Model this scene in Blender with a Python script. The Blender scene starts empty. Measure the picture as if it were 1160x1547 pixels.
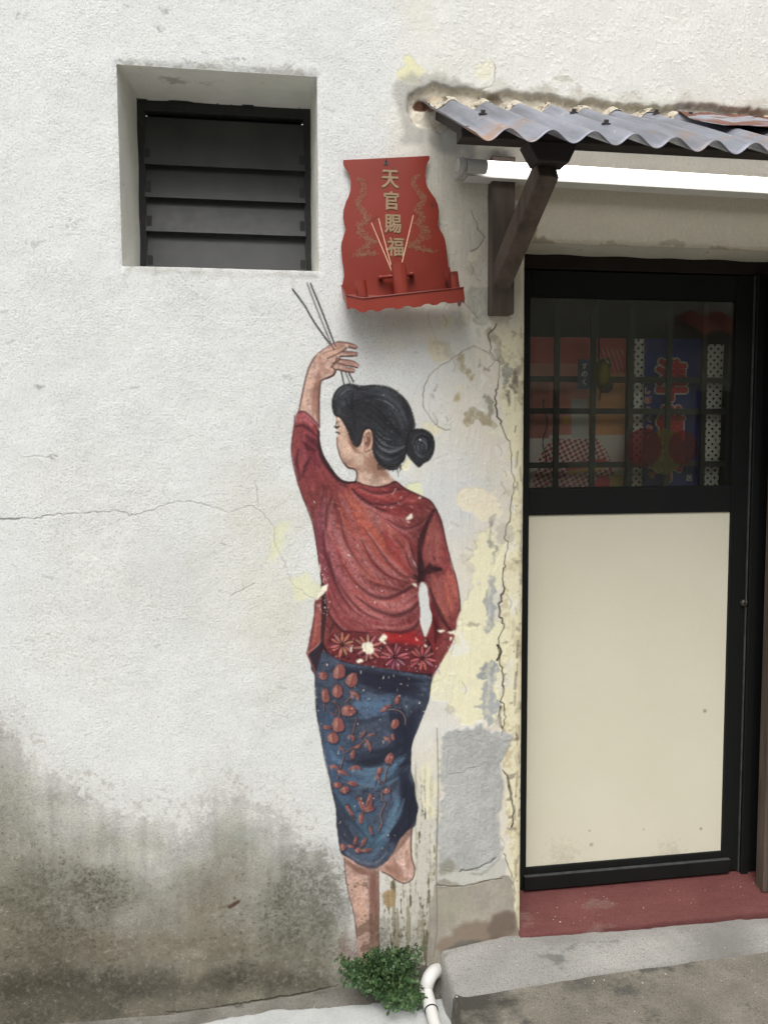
import bpy, bmesh, math, random, time
import numpy as np
from mathutils import Vector, Matrix, geometry
random.seed(7)
R = math.radians

# ------------------------------------------------------------------ camera, sky, sun, exposure
sc = bpy.context.scene
F = 1250.0                                   # focal length in photograph pixels (photograph 1160 x 1547)
CAM = np.array([0.0, -2.53, 1.634])
yaw, pitch, roll = R(8.79), R(-4.36), R(-0.28)
fwd = np.array([math.sin(yaw) * math.cos(pitch), math.cos(yaw) * math.cos(pitch), math.sin(pitch)])
rgt = np.array([math.cos(yaw), -math.sin(yaw), 0.0])
upv = np.cross(rgt, fwd)
r2 = rgt * math.cos(roll) + upv * math.sin(roll)
u2 = -rgt * math.sin(roll) + upv * math.cos(roll)
MC = np.array([r2, -u2, fwd])
cd = bpy.data.cameras.new('camera')
cam = bpy.data.objects.new('camera', cd)
sc.collection.objects.link(cam)
cd.sensor_fit = 'VERTICAL'; cd.sensor_height = 36.0; cd.lens = F / 1547 * 36.0
cd.clip_start = 0.05; cd.clip_end = 500
m4 = Matrix(((r2[0], u2[0], -fwd[0], CAM[0]), (r2[1], u2[1], -fwd[1], CAM[1]), (r2[2], u2[2], -fwd[2], CAM[2]), (0, 0, 0, 1)))
cam.matrix_world = m4
sc.camera = cam
SUN_EL, SUN_AZ = R(58), R(-14)              # azimuth measured from straight in front of the wall, towards its left
wd = bpy.data.worlds.new("World"); sc.world = wd; wd.use_nodes = True
wn = wd.node_tree.nodes; wl = wd.node_tree.links
bgn = wn['Background']
sky = wn.new('ShaderNodeTexSky'); sky.sky_type = 'NISHITA'; sky.sun_disc = False
sky.sun_elevation = SUN_EL; sky.sun_rotation = R(180) - SUN_AZ
sky.air_density = 1.0; sky.dust_density = 4.0; sky.ozone_density = 1.0
hs = wn.new('ShaderNodeHueSaturation'); hs.inputs['Saturation'].default_value = 0.16
wl.new(sky.outputs[0], hs.inputs['Color']); wl.new(hs.outputs[0], bgn.inputs[0])
bgn.inputs[1].default_value = 0.15
sl = bpy.data.lights.new('sun', 'SUN'); sl.energy = 1.3; sl.angle = R(40); sl.color = (1.0, 0.975, 0.94)
so = bpy.data.objects.new('sun', sl); sc.collection.objects.link(so)
sdir = Vector((math.sin(SUN_AZ) * math.cos(SUN_EL), -math.cos(SUN_AZ) * math.cos(SUN_EL), math.sin(SUN_EL)))
so.rotation_euler = sdir.to_track_quat('Z', 'Y').to_euler(); so.location = (0, -4, 6)
sc.view_settings.view_transform = 'Standard'; sc.view_settings.look = 'None'
sc.view_settings.gamma = 1.0; sc.view_settings.exposure = 0.40
sc.view_settings.use_curve_mapping = False
sc.cycles.max_bounces = 6; sc.cycles.transparent_max_bounces = 12

def W(px, py, Y=0.0):
    """point of the plane y = Y that the photograph shows at pixel (px, py)"""
    px = np.asarray(px, float); py = np.asarray(py, float)
    d = ((px - 580) / F)[..., None] * MC[0] + ((py - 773.5) / F)[..., None] * MC[1] + MC[2]
    t = (Y - CAM[1]) / d[..., 1]
    return CAM + d * t[..., None]
def P(px, py, Y=0.0): return Vector(W(px, py, Y))
def PZ(px, py, z):
    d = ((px - 580) / F) * MC[0] + ((py - 773.5) / F) * MC[1] + MC[2]
    return Vector(CAM + d * (z - CAM[2]) / d[2])

# ------------------------------------------------------------------ painting the plaster wall: colour and relief maps, built from noise and brush strokes
CX0, CX1, CZ0, CZ1, RES = -1.6, 2.8, -0.25, 3.55, 0.002
NX, NZ = int(round((CX1 - CX0) / RES)), int(round((CZ1 - CZ0) / RES))
gx = CX0 + (np.arange(NX) + .5) * RES
gz = CZ0 + (np.arange(NZ) + .5) * RES
rng = np.random.default_rng(5)

def noise(sx, sz=None, seed=0, octv=4, gain=.5, shape=None):
    """smooth fractal noise about -1..1 over the canvas, feature size sx, sz metres"""
    sz = sz or sx
    g = np.random.default_rng(seed)
    nz, nx = shape or (NZ, NX)
    out = np.zeros((nz, nx), np.float32); a = 1.0; tot = 0
    for o in range(octv):
        lx, lz = max(sx / RES, 1.0), max(sz / RES, 1.0)
        x = np.arange(nx) / lx; z = np.arange(nz) / lz
        xi, zi = x.astype(int), z.astype(int)
        fx, fz = (x - xi).astype(np.float32), (z - zi).astype(np.float32)
        fx = fx * fx * (3 - 2 * fx); fz = fz * fz * (3 - 2 * fz)
        L = g.uniform(-1, 1, (zi[-1] + 2, xi[-1] + 2)).astype(np.float32)
        rows = L[:, xi] * (1 - fx) + L[:, xi + 1] * fx
        out += a * (rows[zi] * (1 - fz)[:, None] + rows[zi + 1] * fz[:, None])
        tot += a; a *= gain; sx /= 2; sz /= 2
    return out / tot * 1.6
def blur(m, r):
    r = int(r)
    if r < 1: return m
    for ax in (0, 1):
        k = 2 * r + 1
        p = np.pad(m, [(r + 1, r) if i == ax else (0, 0) for i in (0, 1)], mode='edge')
        c = np.cumsum(p, axis=ax, dtype=np.float64)
        m = ((c[k:] - c[:-k]) if ax == 0 else (c[:, k:] - c[:, :-k])) / k
    return m.astype(np.float32)
def sm(a, b, x): 
    t = np.clip((x - a) / (b - a), 0, 1); return t * t * (3 - 2 * t)

GXX, GZZ = np.meshgrid(gx.astype(np.float32), gz.astype(np.float32))
_p = np.stack([GXX, np.zeros_like(GXX) - CAM[1], GZZ - CAM[2]], -1)
_v = _p @ MC.T.astype(np.float32)
PX = 580 + F * _v[..., 0] / _v[..., 2]; PY = 773.5 + F * _v[..., 1] / _v[..., 2]
del _p, _v
N_big = noise(.55, seed=1); N_mid = noise(.14, seed=2); N_sm = noise(.035, seed=3); N_fine = noise(.010, seed=4, octv=3)
N_str = noise(.012, .16, seed=5); N_warp = noise(.05, seed=6, octv=4); N_warp2 = noise(.05, seed=7, octv=4); N_grain = noise(.004, seed=8, octv=2); N_rag = noise(.012, seed=9, octv=2); N_rag2 = noise(.012, seed=10, octv=2)

def srgb(c): return np.array(c, np.float32) / 255.0
CAN = np.zeros((NZ, NX, 3), np.float32)      # display colours of the unshaded wall
BMP = np.zeros((NZ, NX), np.float32)         # relief in millimetres
GEO = np.zeros((NZ, NX), np.float32)         # deep relief that moves the mesh, millimetres
STU = np.ones((NZ, NX), np.float32)          # how pebbly the render is

def spl(pts, closed=False, step=3.0):
    """Catmull-Rom through the points, in photograph pixels"""
    p = np.array(pts, float); n = len(p)
    if n < 3:
        L = np.hypot(*(p[1] - p[0])); k = max(2, int(L / step)); t = np.linspace(0, 1, k)[:, None]
        return p[0] * (1 - t) + p[1] * t
    out = []
    for i in range(n if closed else n - 1):
        if closed: a, b, c, d = p[i - 1], p[i], p[(i + 1) % n], p[(i + 2) % n]
        else: a, b, c, d = p[max(i - 1, 0)], p[i], p[i + 1], p[min(i + 2, n - 1)]
        k = max(1, int(np.hypot(*(c - b)) / step))
        t = (np.arange(k) / k)[:, None]
        out.append(.5 * (2 * b + (c - a) * t + (2 * a - 5 * b + 4 * c - d) * t ** 2 + (3 * b - a - 3 * c + d) * t ** 3))
    if not closed: out.append(p[-1:])
    return np.concatenate(out)
def tex(pts):
    w = W(pts[:, 0], pts[:, 1]); return (w[:, 0] - CX0) / RES - .5, (w[:, 2] - CZ0) / RES - .5
def z8(l): return [(420 + x / 3.867, 420 + y / 3.867) for x, y in l]
def z1(l): return [(440 + x / 4.143, 700 + y / 4.143) for x, y in l]
def z2(l): return [(450 + x / 4.18, 970 + y / 4.18) for x, y in l]
def z7(l): return [(460 + x / 3.412, 1200 + y / 3.412) for x, y in l]

def polymask(pts, soft=1, warp=0.0, closed_spline=True, step=4.0):
    """(slice, mask 0..1) of a filled outline; warp = ragged edge in texels"""
    q = spl(pts, True, step) if closed_spline else np.array(pts, float)
    x, z = tex(q); m = int(soft + abs(warp) * 2 + 3)
    i0, i1 = max(0, int(x.min()) - m), min(NX, int(x.max()) + m + 1)
    j0, j1 = max(0, int(z.min()) - m), min(NZ, int(z.max()) + m + 1)
    if i1 <= i0 or j1 <= j0: return (slice(0, 0), slice(0, 0)), np.zeros((0, 0), np.float32)
    s = (slice(j0, j1), slice(i0, i1))
    X, Z = np.meshgrid(np.arange(i0, i1, dtype=np.float32), np.arange(j0, j1, dtype=np.float32))
    if warp: X = X + N_warp[s] * warp + N_rag[s] * min(warp, 8) * .35; Z = Z + N_warp2[s] * warp + N_rag2[s] * min(warp, 8) * .35
    ins = np.zeros(X.shape, bool); n = len(x)
    for k in range(n):
        xa, za, xb, zb = x[k], z[k], x[(k + 1) % n], z[(k + 1) % n]
        if za == zb: continue
        ins ^= ((za > Z) != (zb > Z)) & (X < (xb - xa) * (Z - za) / (zb - za) + xa)
    return s, blur(ins.astype(np.float32), soft)
def over(s, col, a):
    a = a[..., None]; CAN[s] = CAN[s] * (1 - a) + np.asarray(col, np.float32) * a
def fill(pts, col, alpha=1.0, soft=1, warp=0.0, clip=None, mod=None, sp=True):
    s, m = polymask(pts, soft, warp, sp)
    m = m * alpha
    if clip is not None: m = m * clip[s]
    if mod is not None: m = m * mod[s]
    over(s, srgb(col), m); return s, m
def stroke_mask(pts, w, soft=.8, step=1.0, sp=True):
    q = spl(pts, False, 1.0) if sp else np.array(pts, float)
    x, z = tex(q)
    d = np.r_[0, np.cumsum(np.hypot(np.diff(x), np.diff(z)))]
    n = max(2, int(d[-1] / step) + 1); t = np.linspace(0, d[-1], n)
    x = np.interp(t, d, x); z = np.interp(t, d, z); u = t / max(d[-1], 1e-6)
    ww = np.interp(u, np.linspace(0, 1, len(w)), w) if hasattr(w, '__len__') else np.full(n, w)
    r = int(max(ww) + soft + 2)
    i0, i1 = max(0, int(x.min()) - r), min(NX, int(x.max()) + r + 2)
    j0, j1 = max(0, int(z.min()) - r), min(NZ, int(z.max()) + r + 2)
    if i1 <= i0 or j1 <= j0: return None
    buf = np.zeros((j1 - j0, i1 - i0), np.float32)
    oy, ox = np.mgrid[-r:r + 1, -r:r + 1]
    bx = np.round(x).astype(int)[:, None] + ox.ravel(); bz = np.round(z).astype(int)[:, None] + oy.ravel()
    dd = np.hypot(bx - x[:, None], bz - z[:, None])
    a = np.clip((ww[:, None] - dd) / soft + .5, 0, 1)
    ok = (bx >= i0) & (bx < i1) & (bz >= j0) & (bz < j1) & (a > 0)
    np.maximum.at(buf, (bz[ok] - j0, bx[ok] - i0), a[ok].astype(np.float32))
    return (slice(j0, j1), slice(i0, i1)), buf
def stroke(pts, w, col, alpha=1.0, soft=1.0, clip=None, dry=0.0, sp=True):
    r = stroke_mask(pts, w, soft, sp=sp)
    if r is None: return
    s, m = r; m = m * alpha
    if clip is not None: m = m * clip[s]
    if dry: m = m * (1 - min(1, 1.5 * dry) * .8 * (1 - sm(-.9, .75, N_grain[s] * .8 + .5 * N_fine[s] + .25)))
    over(s, srgb(col), m)
def hatch(A, B, n, cols, w, alpha, clip, seed=0, jit=3.0, soft=1.5, part=(.25, .8), dry=.5, tr=(0, 1)):
    """n brush strokes that follow curves between A and B"""
    g = random.Random(seed); a = spl(A, False, 2.0); b = spl(B, False, 2.0); k = 60
    ra = np.stack([np.interp(np.linspace(0, 1, k), np.linspace(0, 1, len(a)), a[:, i]) for i in (0, 1)], 1)
    rb = np.stack([np.interp(np.linspace(0, 1, k), np.linspace(0, 1, len(b)), b[:, i]) for i in (0, 1)], 1)
    for i in range(n):
        t = g.uniform(*tr); L = g.uniform(*part); s0 = g.uniform(0, 1 - L)
        i0, i1 = int(s0 * (k - 1)), max(int((s0 + L) * (k - 1)), int(s0 * (k - 1)) + 3)
        c = (ra * (1 - t) + rb * t)[i0:i1 + 1] + np.array([g.gauss(0, jit), g.gauss(0, jit)]) * .5
        ww = g.uniform(*w)
        stroke(c, [ww * .3, ww, ww * .8, ww * .2], g.choice(cols), g.uniform(*alpha), soft, clip, dry, sp=False)
# ---- base coat: cool white on the left, warmer and smoother right of the old seam, all of it a little uneven
warm = sm(520, 760, PX + 90 * N_mid + 70 * N_big - 60 * sm(200, 0, PY))
base = srgb((220, 221, 219)) * (1 - warm[..., None]) + srgb((222, 215, 200)) * warm[..., None]
base = base * (1 - .9 * (sm(260, 120, PY) * sm(500, 760, PX))[..., None]) + srgb((226, 226, 220)) * (.9 * (sm(260, 120, PY) * sm(500, 760, PX)))[..., None]
CAN[:] = base * (1 + .018 * N_big + .018 * N_mid + .012 * N_sm)[..., None]
STU[:] = 1 - .8 * sm(585, 650, PX + 22 * N_mid) * (.55 + .45 * sm(60, 200, PY))
# grey painted to dim the window's lit lower lip; grime below and above it
m = sm(9, 1, np.abs(PY - (402 + .032 * (PX - 215) + 5))) * (PX > 188) * (PX < 482) * (.45 + .4 * sm(-.3, .5, N_sm)); CAN[:] = CAN * (1 - .55 * m[..., None]) + srgb((150, 148, 140)) * (.55 * m)[..., None]
for x_, w_, L_ in ((232, 5, 40), (300, 4, 26), (352, 6, 50), (440, 7, 60), (468, 4, 34), (196, 4, 45)):
    m = sm(w_, 0, np.abs(PX - x_ - 2 * N_sm * 4)) * sm(404 + L_, 404, PY) * (PY > 402) * .3; CAN[:] = CAN * (1 - m[..., None]) + srgb((168, 166, 158)) * m[..., None]
m = sm(13, 0, np.abs(PY - (92 + .06 * (PX - 175)) + 5 * N_mid)) * (PX > 180) * (PX < 480) * sm(-.2, .6, N_sm + .5 * N_fine) * .6; CAN[:] = CAN * (1 - m[..., None]) + srgb((172, 170, 162)) * m[..., None]
# soft grey clouds of dirt
cl = sm(.15, 1.1, N_big + .5 * N_mid) * .18; CAN[:] = CAN * (1 - cl[..., None]) + srgb((188, 186, 176)) * cl[..., None]
cl = sm(120, 0, np.hypot((PX - 395), (PY - 880) * .5) + 40 * N_mid) * .30; CAN[:] = CAN * (1 - cl[..., None]) + srgb((206, 200, 172)) * cl[..., None]
cl = sm(90, 0, np.hypot((PX - 255) * .7, (PY - 880) * .6) + 25 * N_mid) * .16; CAN[:] = CAN * (1 - cl[..., None]) + srgb((176, 174, 168)) * cl[..., None]
# little scuffs
g = random.Random(3)
for i in range(150):
    x, y = g.uniform(-60, 760), g.uniform(-30, 1150); a = g.uniform(-.6, .6); L = g.uniform(2, 14)
    stroke([(x, y), (x + L * math.cos(a), y + L * math.sin(a))], g.uniform(.5, 2.2), (168, 168, 166), g.uniform(.12, .5), 1.4, dry=.2)
for (x, y, r) in [(112, 338, 16), (48, 368, 12), (300, 92, 26), (355, 90, 22), (430, 98, 18), (35, 25, 16), (250, 16, 10), (238, 42, 9), (60, 585, 10), (432, 570, 8), (78, 690, 14)]:
    for k in range(9):
        a = g.uniform(0, 6.3); q = r * g.random()
        stroke([(x + q * math.cos(a), y + q * .5 * math.sin(a)), (x + q * math.cos(a) + g.uniform(-4, 8), y + q * .5 * math.sin(a) + g.uniform(-3, 2))], g.uniform(.6, 2), (150, 150, 148), g.uniform(.2, .5), 1.5, dry=.1)
# ---- rising damp with a ragged edge
bx = [-900, -60, 0, 30, 60, 100, 130, 165, 200, 240, 270, 300, 335, 370, 400, 430, 460, 490, 512, 540, 600, 660, 700, 2400]
by = [1080, 1040, 1075, 1100, 1150, 1175, 1190, 1215, 1235, 1248, 1248, 1220, 1180, 1195, 1225, 1240, 1265, 1290, 1330, 1380, 1330, 1250, 1400, 1400]
edge = np.interp(PX, bx, by)
dpt = PY - edge
rag = 22 * N_mid + 17 * N_sm + 13 * N_fine
damp = sm(-9, 10, dpt + rag) * (1 - .78 * sm(490, 560, PX))
tt = sm(0, 120, dpt + 50 * N_mid)[..., None]
dcol = (srgb((182, 180, 174)) * (1 - tt) + srgb((156, 154, 143)) * tt) * (1 + .05 * N_mid + .05 * N_sm + .05 * N_fine)[..., None]
da = damp * (.80 + .20 * sm(0, 60, dpt + 30 * N_sm)) * (.86 + .14 * sm(-.5, .4, N_fine)); da = da[..., None]
CAN[:] = CAN * (1 - da) + dcol * da
halo = sm(-75, 0, dpt + 1.5 * rag) * (1 - damp) * .22
CAN[:] = CAN * (1 - halo[..., None]) + srgb((188, 184, 174)) * halo[..., None]
sp_ = (sm(.35, .75, N_fine + .35 * N_sm) * sm(-60, 5, dpt + rag) * (1 - damp)) * .45
CAN[:] = CAN * (1 - sp_[..., None]) + srgb((158, 152, 140)) * sp_[..., None]
deep = sm(30, 330, dpt + 70 * N_mid + 25 * N_sm) * (1 - .6 * sm(500, 580, PX))
CAN[:] = CAN * (1 - .80 * deep[..., None]) + srgb((108, 104, 90)) * (.80 * deep)[..., None]
brn = sm(0, 1, N_mid + .4 * N_sm) * sm(20, 200, dpt) * .25 * (PX < 620)
CAN[:] = CAN * (1 - brn[..., None]) + srgb((128, 118, 102)) * brn[..., None]
vs_ = noise(.02, .22, seed=21); vm_ = damp * .5
CAN[:] *= 1 + (vm_ * (.10 * vs_ + .10 * noise(.06, .05, seed=22) + .06 * N_grain))[..., None]
# dark algae blooms
def bloom(cx, cy, rx, ry, col, a, th=.0, rag=1.0, ss=1.0):
    d = np.hypot((PX - cx) / rx, (PY - cy) / ry)
    m = sm(1.15, .2, d + .35 * rag * N_mid + .12 * N_sm)
    m = m * (.28 + .72 * sm(-.55 + th, .75 + th, N_fine * .55 + .8 * N_grain + .6 * N_sm + .5 * (1.1 - d))) * a * (1 - .35 * sm(1, 0, d))
    CAN[:] = CAN * (1 - m[..., None]) + srgb(col) * m[..., None]
bloom(95, 1350, 95, 60, (78, 76, 62), .8, .15); bloom(170, 1350, 60, 40, (84, 80, 66), .6, .25); bloom(465, 1375, 80, 105, (72, 72, 60), .85, .1)
bloom(375, 1268, 40, 28, (120, 128, 118), .5, .1); bloom(30, 1400, 60, 80, (92, 86, 68), .6, .2); bloom(420, 1450, 150, 50, (90, 84, 66), .6, .25)
bloom(250, 1430, 130, 40, (108, 96, 76), .5, .2); bloom(300, 1380, 90, 60, (110, 100, 84), .45, .3); bloom(120, 1440, 140, 40, (88, 78, 62), .55, .15)
bloom(230, 1487, 200, 34, (64, 60, 52), .9, -.3); bloom(60, 1510, 230, 60, (62, 58, 49), .85, -.3); bloom(360, 1480, 110, 26, (70, 66, 56), .7, -.2); bloom(0, 1440, 150, 60, (84, 80, 66), .6, 0); bloom(-30, 1490, 160, 40, (66, 62, 50), .9, -.1); bloom(330, 1478, 60, 26, (60, 56, 48), .7, -.05)
bloom(-300, 1400, 200, 130, (80, 76, 62), .7, .1); bloom(500, 1490, 110, 26, (72, 68, 58), .7, 0.05); bloom(590, 1430, 60, 60, (82, 76, 60), .75, .05); bloom(640, 1400, 18, 60, (84, 78, 62), .7, .1)
bloom(295, 1442, 28, 14, (196, 184, 166), .7, .3); bloom(560, 1330, 12, 60, (120, 112, 92), .4, .3); bloom(530, 1440, 26, 40, (120, 84, 72), .55, .1)
pits = sm(.60, 1.15, N_fine * .7 + .6 * N_grain) * sm(30, 120, dpt) * (PX < 660) * .6
CAN[:] = CAN * (1 - pits[..., None]) + srgb((66, 62, 52)) * pits[..., None]
lits = sm(.66, 1.2, -N_fine * .8 + .6 * N_grain) * sm(60, 200, dpt) * (PX < 660) * .35
CAN[:] = CAN * (1 - lits[..., None]) + srgb((196, 188, 170)) * lits[..., None]
for (x, y) in [(357, 1364), (352, 1367)]: stroke([(x - 5, y + 3), (x + 3, y - 2)], 3, (74, 54, 44), .8, 1.5, dry=.2)
stroke([(330, 1372), (352, 1366)], 1.6, (100, 84, 68), .5, 1.5, dry=.1)
# streaky flaking strip between the legs and the cement patch
s_ = (slice(None), slice(None))
strip = sm(575, 590, PX + 6 * N_sm) * sm(664, 656, PX) * sm(1130, 1200, PY)
CAN[:] = CAN * (1 - .5 * strip[..., None]) + srgb((196, 194, 184)) * (.5 * strip)[..., None]
a = strip * sm(.05, .55, N_str + .3 * N_fine + .0012 * (PY - 1300)) * .8; CAN[:] = CAN * (1 - a[..., None]) + srgb((140, 134, 114)) * a[..., None]
a = strip * sm(.35, .7, noise(.010, .07, seed=15) + .3 * N_fine + .002 * (PY - 1370)) * .8; CAN[:] = CAN * (1 - a[..., None]) + srgb((88, 82, 62)) * a[..., None]
a = strip * sm(.25, .6, noise(.014, .10, seed=16) + .2 * N_fine) * sm(1400, 1250, PY) * .6; CAN[:] = CAN * (1 - a[..., None]) + srgb((226, 222, 204)) * a[..., None]
BMP[:] += strip * 1.0 * N_str
fill([(578, 1350), (592, 1342), (597, 1356), (595, 1370), (583, 1370), (577, 1362)], (160, 134, 96), .8, 1, 3)
# ---- right half: trowel marks, cream under-coat showing where the white has come off
rgtm = sm(600, 680, PX) 
BMP[:] += rgtm * .5 * N_str + rgtm * sm(.35, .6, N_fine + .5 * N_sm) * .7 * sm(1000, 700, PY)
cream = (234, 229, 196)
def peel(pts, col, a=1.0, warp=5, depth=.8, soft=1, mod=None):
    s, m = fill(pts, col, a, soft, warp * 1.9, mod=mod)
    BMP[s] -= depth * m; STU[s] *= 1 - .6 * m; return s, m
peel([(690, 742), (705, 733), (725, 738), (742, 752), (752, 775), (748, 790), (735, 785), (720, 775), (705, 765), (692, 758)], (236, 226, 200), .85, 4, .5)
peel([(722, 805), (745, 800), (752, 830), (748, 890), (730, 940), (700, 955), (693, 930), (706, 900), (712, 870), (706, 855), (712, 850), (718, 830)], cream, .9, 5)
peel([(748, 830), (765, 822), (764, 870), (758, 892), (748, 892)], cream, .85, 4)
peel([(690, 950), (720, 942), (760, 948), (758, 1000), (752, 1080), (738, 1088), (700, 1080), (678, 1068), (676, 1045), (690, 1020), (668, 1035), (650, 1042), (655, 1015), (675, 985)], cream, .92, 6)
peel([(652, 1040), (680, 1010), (690, 985), (700, 1010), (680, 1050), (656, 1060), (648, 1050)], (230, 226, 196), .8, 5)
peel([(604, 698), (612, 690), (620, 700), (618, 712), (606, 712)], cream, .9, 3)
peel([(612, 735), (628, 728), (637, 742), (630, 752), (615, 748)], (226, 228, 190), .9, 3)
peel([(608, 100), (622, 92), (636, 100), (640, 115), (628, 125), (608, 122)], (228, 224, 180), .8, 6, .3)
peel([(720, 98), (748, 92), (752, 112), (735, 122), (722, 115)], (230, 226, 196), .6, 6, .3)
peel([(405, 790), (422, 782), (428, 800), (425, 840), (415, 845), (408, 820)], (224, 224, 182), .55, 7, .2, 3)
peel([(440, 870), (470, 880), (490, 885), (492, 900), (472, 908), (450, 902), (436, 890)], (226, 226, 184), .6, 7, .2, 3)
peel([(652, 506), (672, 520), (666, 545), (650, 540), (646, 520)], (220, 204, 166), .55, 4, .4, 2)
peel([(638, 640), (650, 636), (662, 642), (664, 652), (646, 652)], (230, 222, 188), .7, 3, .4)
fill([(636, 1170), (650, 1150), (656, 1200), (650, 1240), (640, 1215)], cream, .6, 2, 8)
# cream margin beside the door, cracked free of the rest
jm = sm(-4, 4, PX - np.interp(PY, [460, 500, 560, 640, 700, 760, 800, 880, 960, 1000, 1100, 1180, 1300, 1420], [742, 748, 757, 760, 770, 772, 768, 762, 760, 757, 757, 763, 770, 779]) + 5 * N_sm) * sm(470, 520, PY)
CAN[:] = CAN * (1 - .8 * jm[..., None]) + srgb((230, 223, 188)) * (.8 * jm)[..., None]
a = jm * sm(.3, 1.0, N_sm + .6 * N_fine + .3 * sm(1000, 1300, PY)) * .5; CAN[:] = CAN * (1 - a[..., None]) + srgb((186, 168, 138)) * a[..., None]
a = jm * sm(.62, .9, noise(.02, seed=17) + .3 * N_fine + .35 * sm(780, 788, PX)) * .7; CAN[:] = CAN * (1 - a[..., None]) + srgb((140, 132, 118)) * a[..., None]
BMP[:] += jm * (.8 + .9 * N_sm)
GMOD = .55 + .45 * sm(-.5, .3, N_fine + .8 * N_str)
# ragged flakes and shallow chips all over the smoother right half
g = random.Random(44)
for i in range(95):
    x = g.uniform(655, 785); y = g.uniform(300, 1330)
    if x < 700 and 740 < y < 960: continue
    r = g.uniform(3, 15); n_ = 7; q = [(x + r * g.uniform(.4, 1) * math.cos(6.283 * k / n_), y + 1.5 * r * g.uniform(.4, 1) * math.sin(6.283 * k / n_)) for k in range(n_)]
    c_ = g.choice([(234, 228, 204), (226, 218, 184), (206, 198, 182), (190, 184, 170), (228, 224, 214), (234, 232, 222)])
    s, m = fill(q, c_, g.uniform(.35, .8), 1, 10, clip=(PX > 640) * 1.0); BMP[s] += g.choice((-.7, .6, -.5)) * m
    if g.random() < .3: stroke([(x - r, y - r), (x - r * .3, y + r * .2), (x - r * .6, y + r)], .6, (128, 118, 102), .6, 1, dry=.2)
for i in range(50):
    x = g.uniform(776, 790); y = g.uniform(480, 1340); stroke([(x, y), (x + g.uniform(-3, 3), y + g.uniform(4, 24))], g.uniform(.8, 3.2), g.choice([(118, 108, 92), (146, 138, 122), (96, 86, 70), (176, 166, 140)]), g.uniform(.3, .8), 1.2, dry=.35)
for i in range(60):
    x = g.uniform(640, 780); y = g.uniform(460, 1100); L_ = g.uniform(10, 60); s_m = stroke_mask([(x, y), (x + g.uniform(-2, 2), y + L_)], g.uniform(.5, 1.2), 1.0)
    if s_m: BMP[s_m[0]] += g.choice((-.5, .5)) * s_m[1]
# bare grey marks
gray = (138, 143, 148)
for pts, c, al in [
    ([(736, 880), (748, 872), (752, 900), (748, 950), (735, 955), (732, 920)], gray, .6), ([(740, 785), (744, 785), (745, 850), (741, 852)], (150, 148, 140), .8),
    ([(728, 1005), (740, 995), (748, 1000), (750, 1020), (738, 1025), (728, 1018)], (146, 150, 156), .85), ([(738, 1025), (748, 1030), (750, 1060), (746, 1090), (736, 1092), (728, 1075), (708, 1065), (722, 1058), (728, 1040)], (158, 162, 168), .8),
    ([(700, 943), (722, 940), (722, 946), (705, 948)], (150, 146, 130), .6), ([(705, 440), (722, 430), (742, 436), (748, 470), (738, 494), (720, 490), (712, 470)], (176, 176, 166), .75),
    ([(690, 470), (705, 455), (712, 480), (705, 498), (692, 496)], (196, 190, 172), .7), ([(740, 500), (752, 505), (756, 535), (752, 546), (744, 530), (741, 515)], (168, 160, 140), .9),
    ([(756, 545), (764, 545), (774, 560), (772, 575), (760, 583), (755, 570)], (146, 144, 136), .9), ([(760, 590), (768, 590), (770, 612), (764, 604)], (132, 130, 116), .85),
    ([(776, 575), (788, 570), (788, 615), (780, 600), (775, 595)], (120, 110, 94), .8), ([(737, 595), (745, 598), (746, 632), (737, 632)], (150, 148, 130), .85),
    ([(686, 534), (696, 532), (698, 555), (714, 565), (712, 572), (698, 566), (688, 548)], (172, 158, 126), .8), ([(693, 628), (706, 622), (716, 628), (740, 634), (752, 648), (738, 650), (720, 640), (700, 636)], (160, 148, 120), .8),
    ([(657, 585), (662, 578), (664, 588), (659, 592)], (156, 150, 136), .8), ([(659, 594), (662, 594), (663, 604), (660, 605)], (156, 150, 136), .8), ([(684, 602), (694, 598), (694, 606), (688, 610)], (178, 160, 126), .8),
    ([(722, 540), (727, 545), (727, 550), (723, 550)], (158, 150, 132), .8), ([(730, 550), (735, 552), (734, 557), (731, 556)], (158, 150, 132), .8),
    ([(770, 490), (775, 484), (774, 488), (772, 493)], (90, 80, 66), .6), ([(740, 430), (747, 415), (750, 440), (748, 470), (744, 480)], (200, 196, 184), .7)]:
    s, m = fill(pts, c, al, 1, 9, mod=GMOD); BMP[s] -= .9 * m
for pts in [[(835, 118), (850, 112), (862, 118), (866, 126), (840, 124)], [(800, 134), (805, 132), (808, 138), (802, 140)], [(812, 136), (826, 131), (834, 140), (818, 142)], [(868, 140), (874, 130), (880, 144), (872, 146)], [(958, 140), (968, 142), (966, 148), (956, 146)]]:
    s, m = fill(pts, (198, 194, 182), .8, 1, 5); BMP[s] -= .6 * m
# under-awning stains near the lintel
for pts, c, al in [([(800, 342), (806, 338), (812, 345), (810, 358), (806, 362), (800, 352)], (130, 112, 82), .8), ([(795, 364), (815, 358), (838, 366), (842, 370), (800, 371)], (128, 118, 100), .75), ([(905, 368), (925, 364), (960, 372), (910, 374)], (140, 130, 112), .5), ([(995, 368), (1012, 362), (1035, 370), (1000, 374)], (136, 126, 108), .5), ([(1070, 372), (1130, 376), (1125, 380), (1075, 377)], (124, 114, 96), .5)]:
    fill(pts, c, al, 1, 5)
lint = sm(282, 290, PY) * sm(776, 786, PX); CAN[:] = CAN * (1 - .35 * lint[..., None]) + srgb((222, 212, 184)) * (.35 * lint)[..., None]
BMP[:] += .7 * sm(.2, .6, N_sm) * lint * sm(340, 362, PY)
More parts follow.
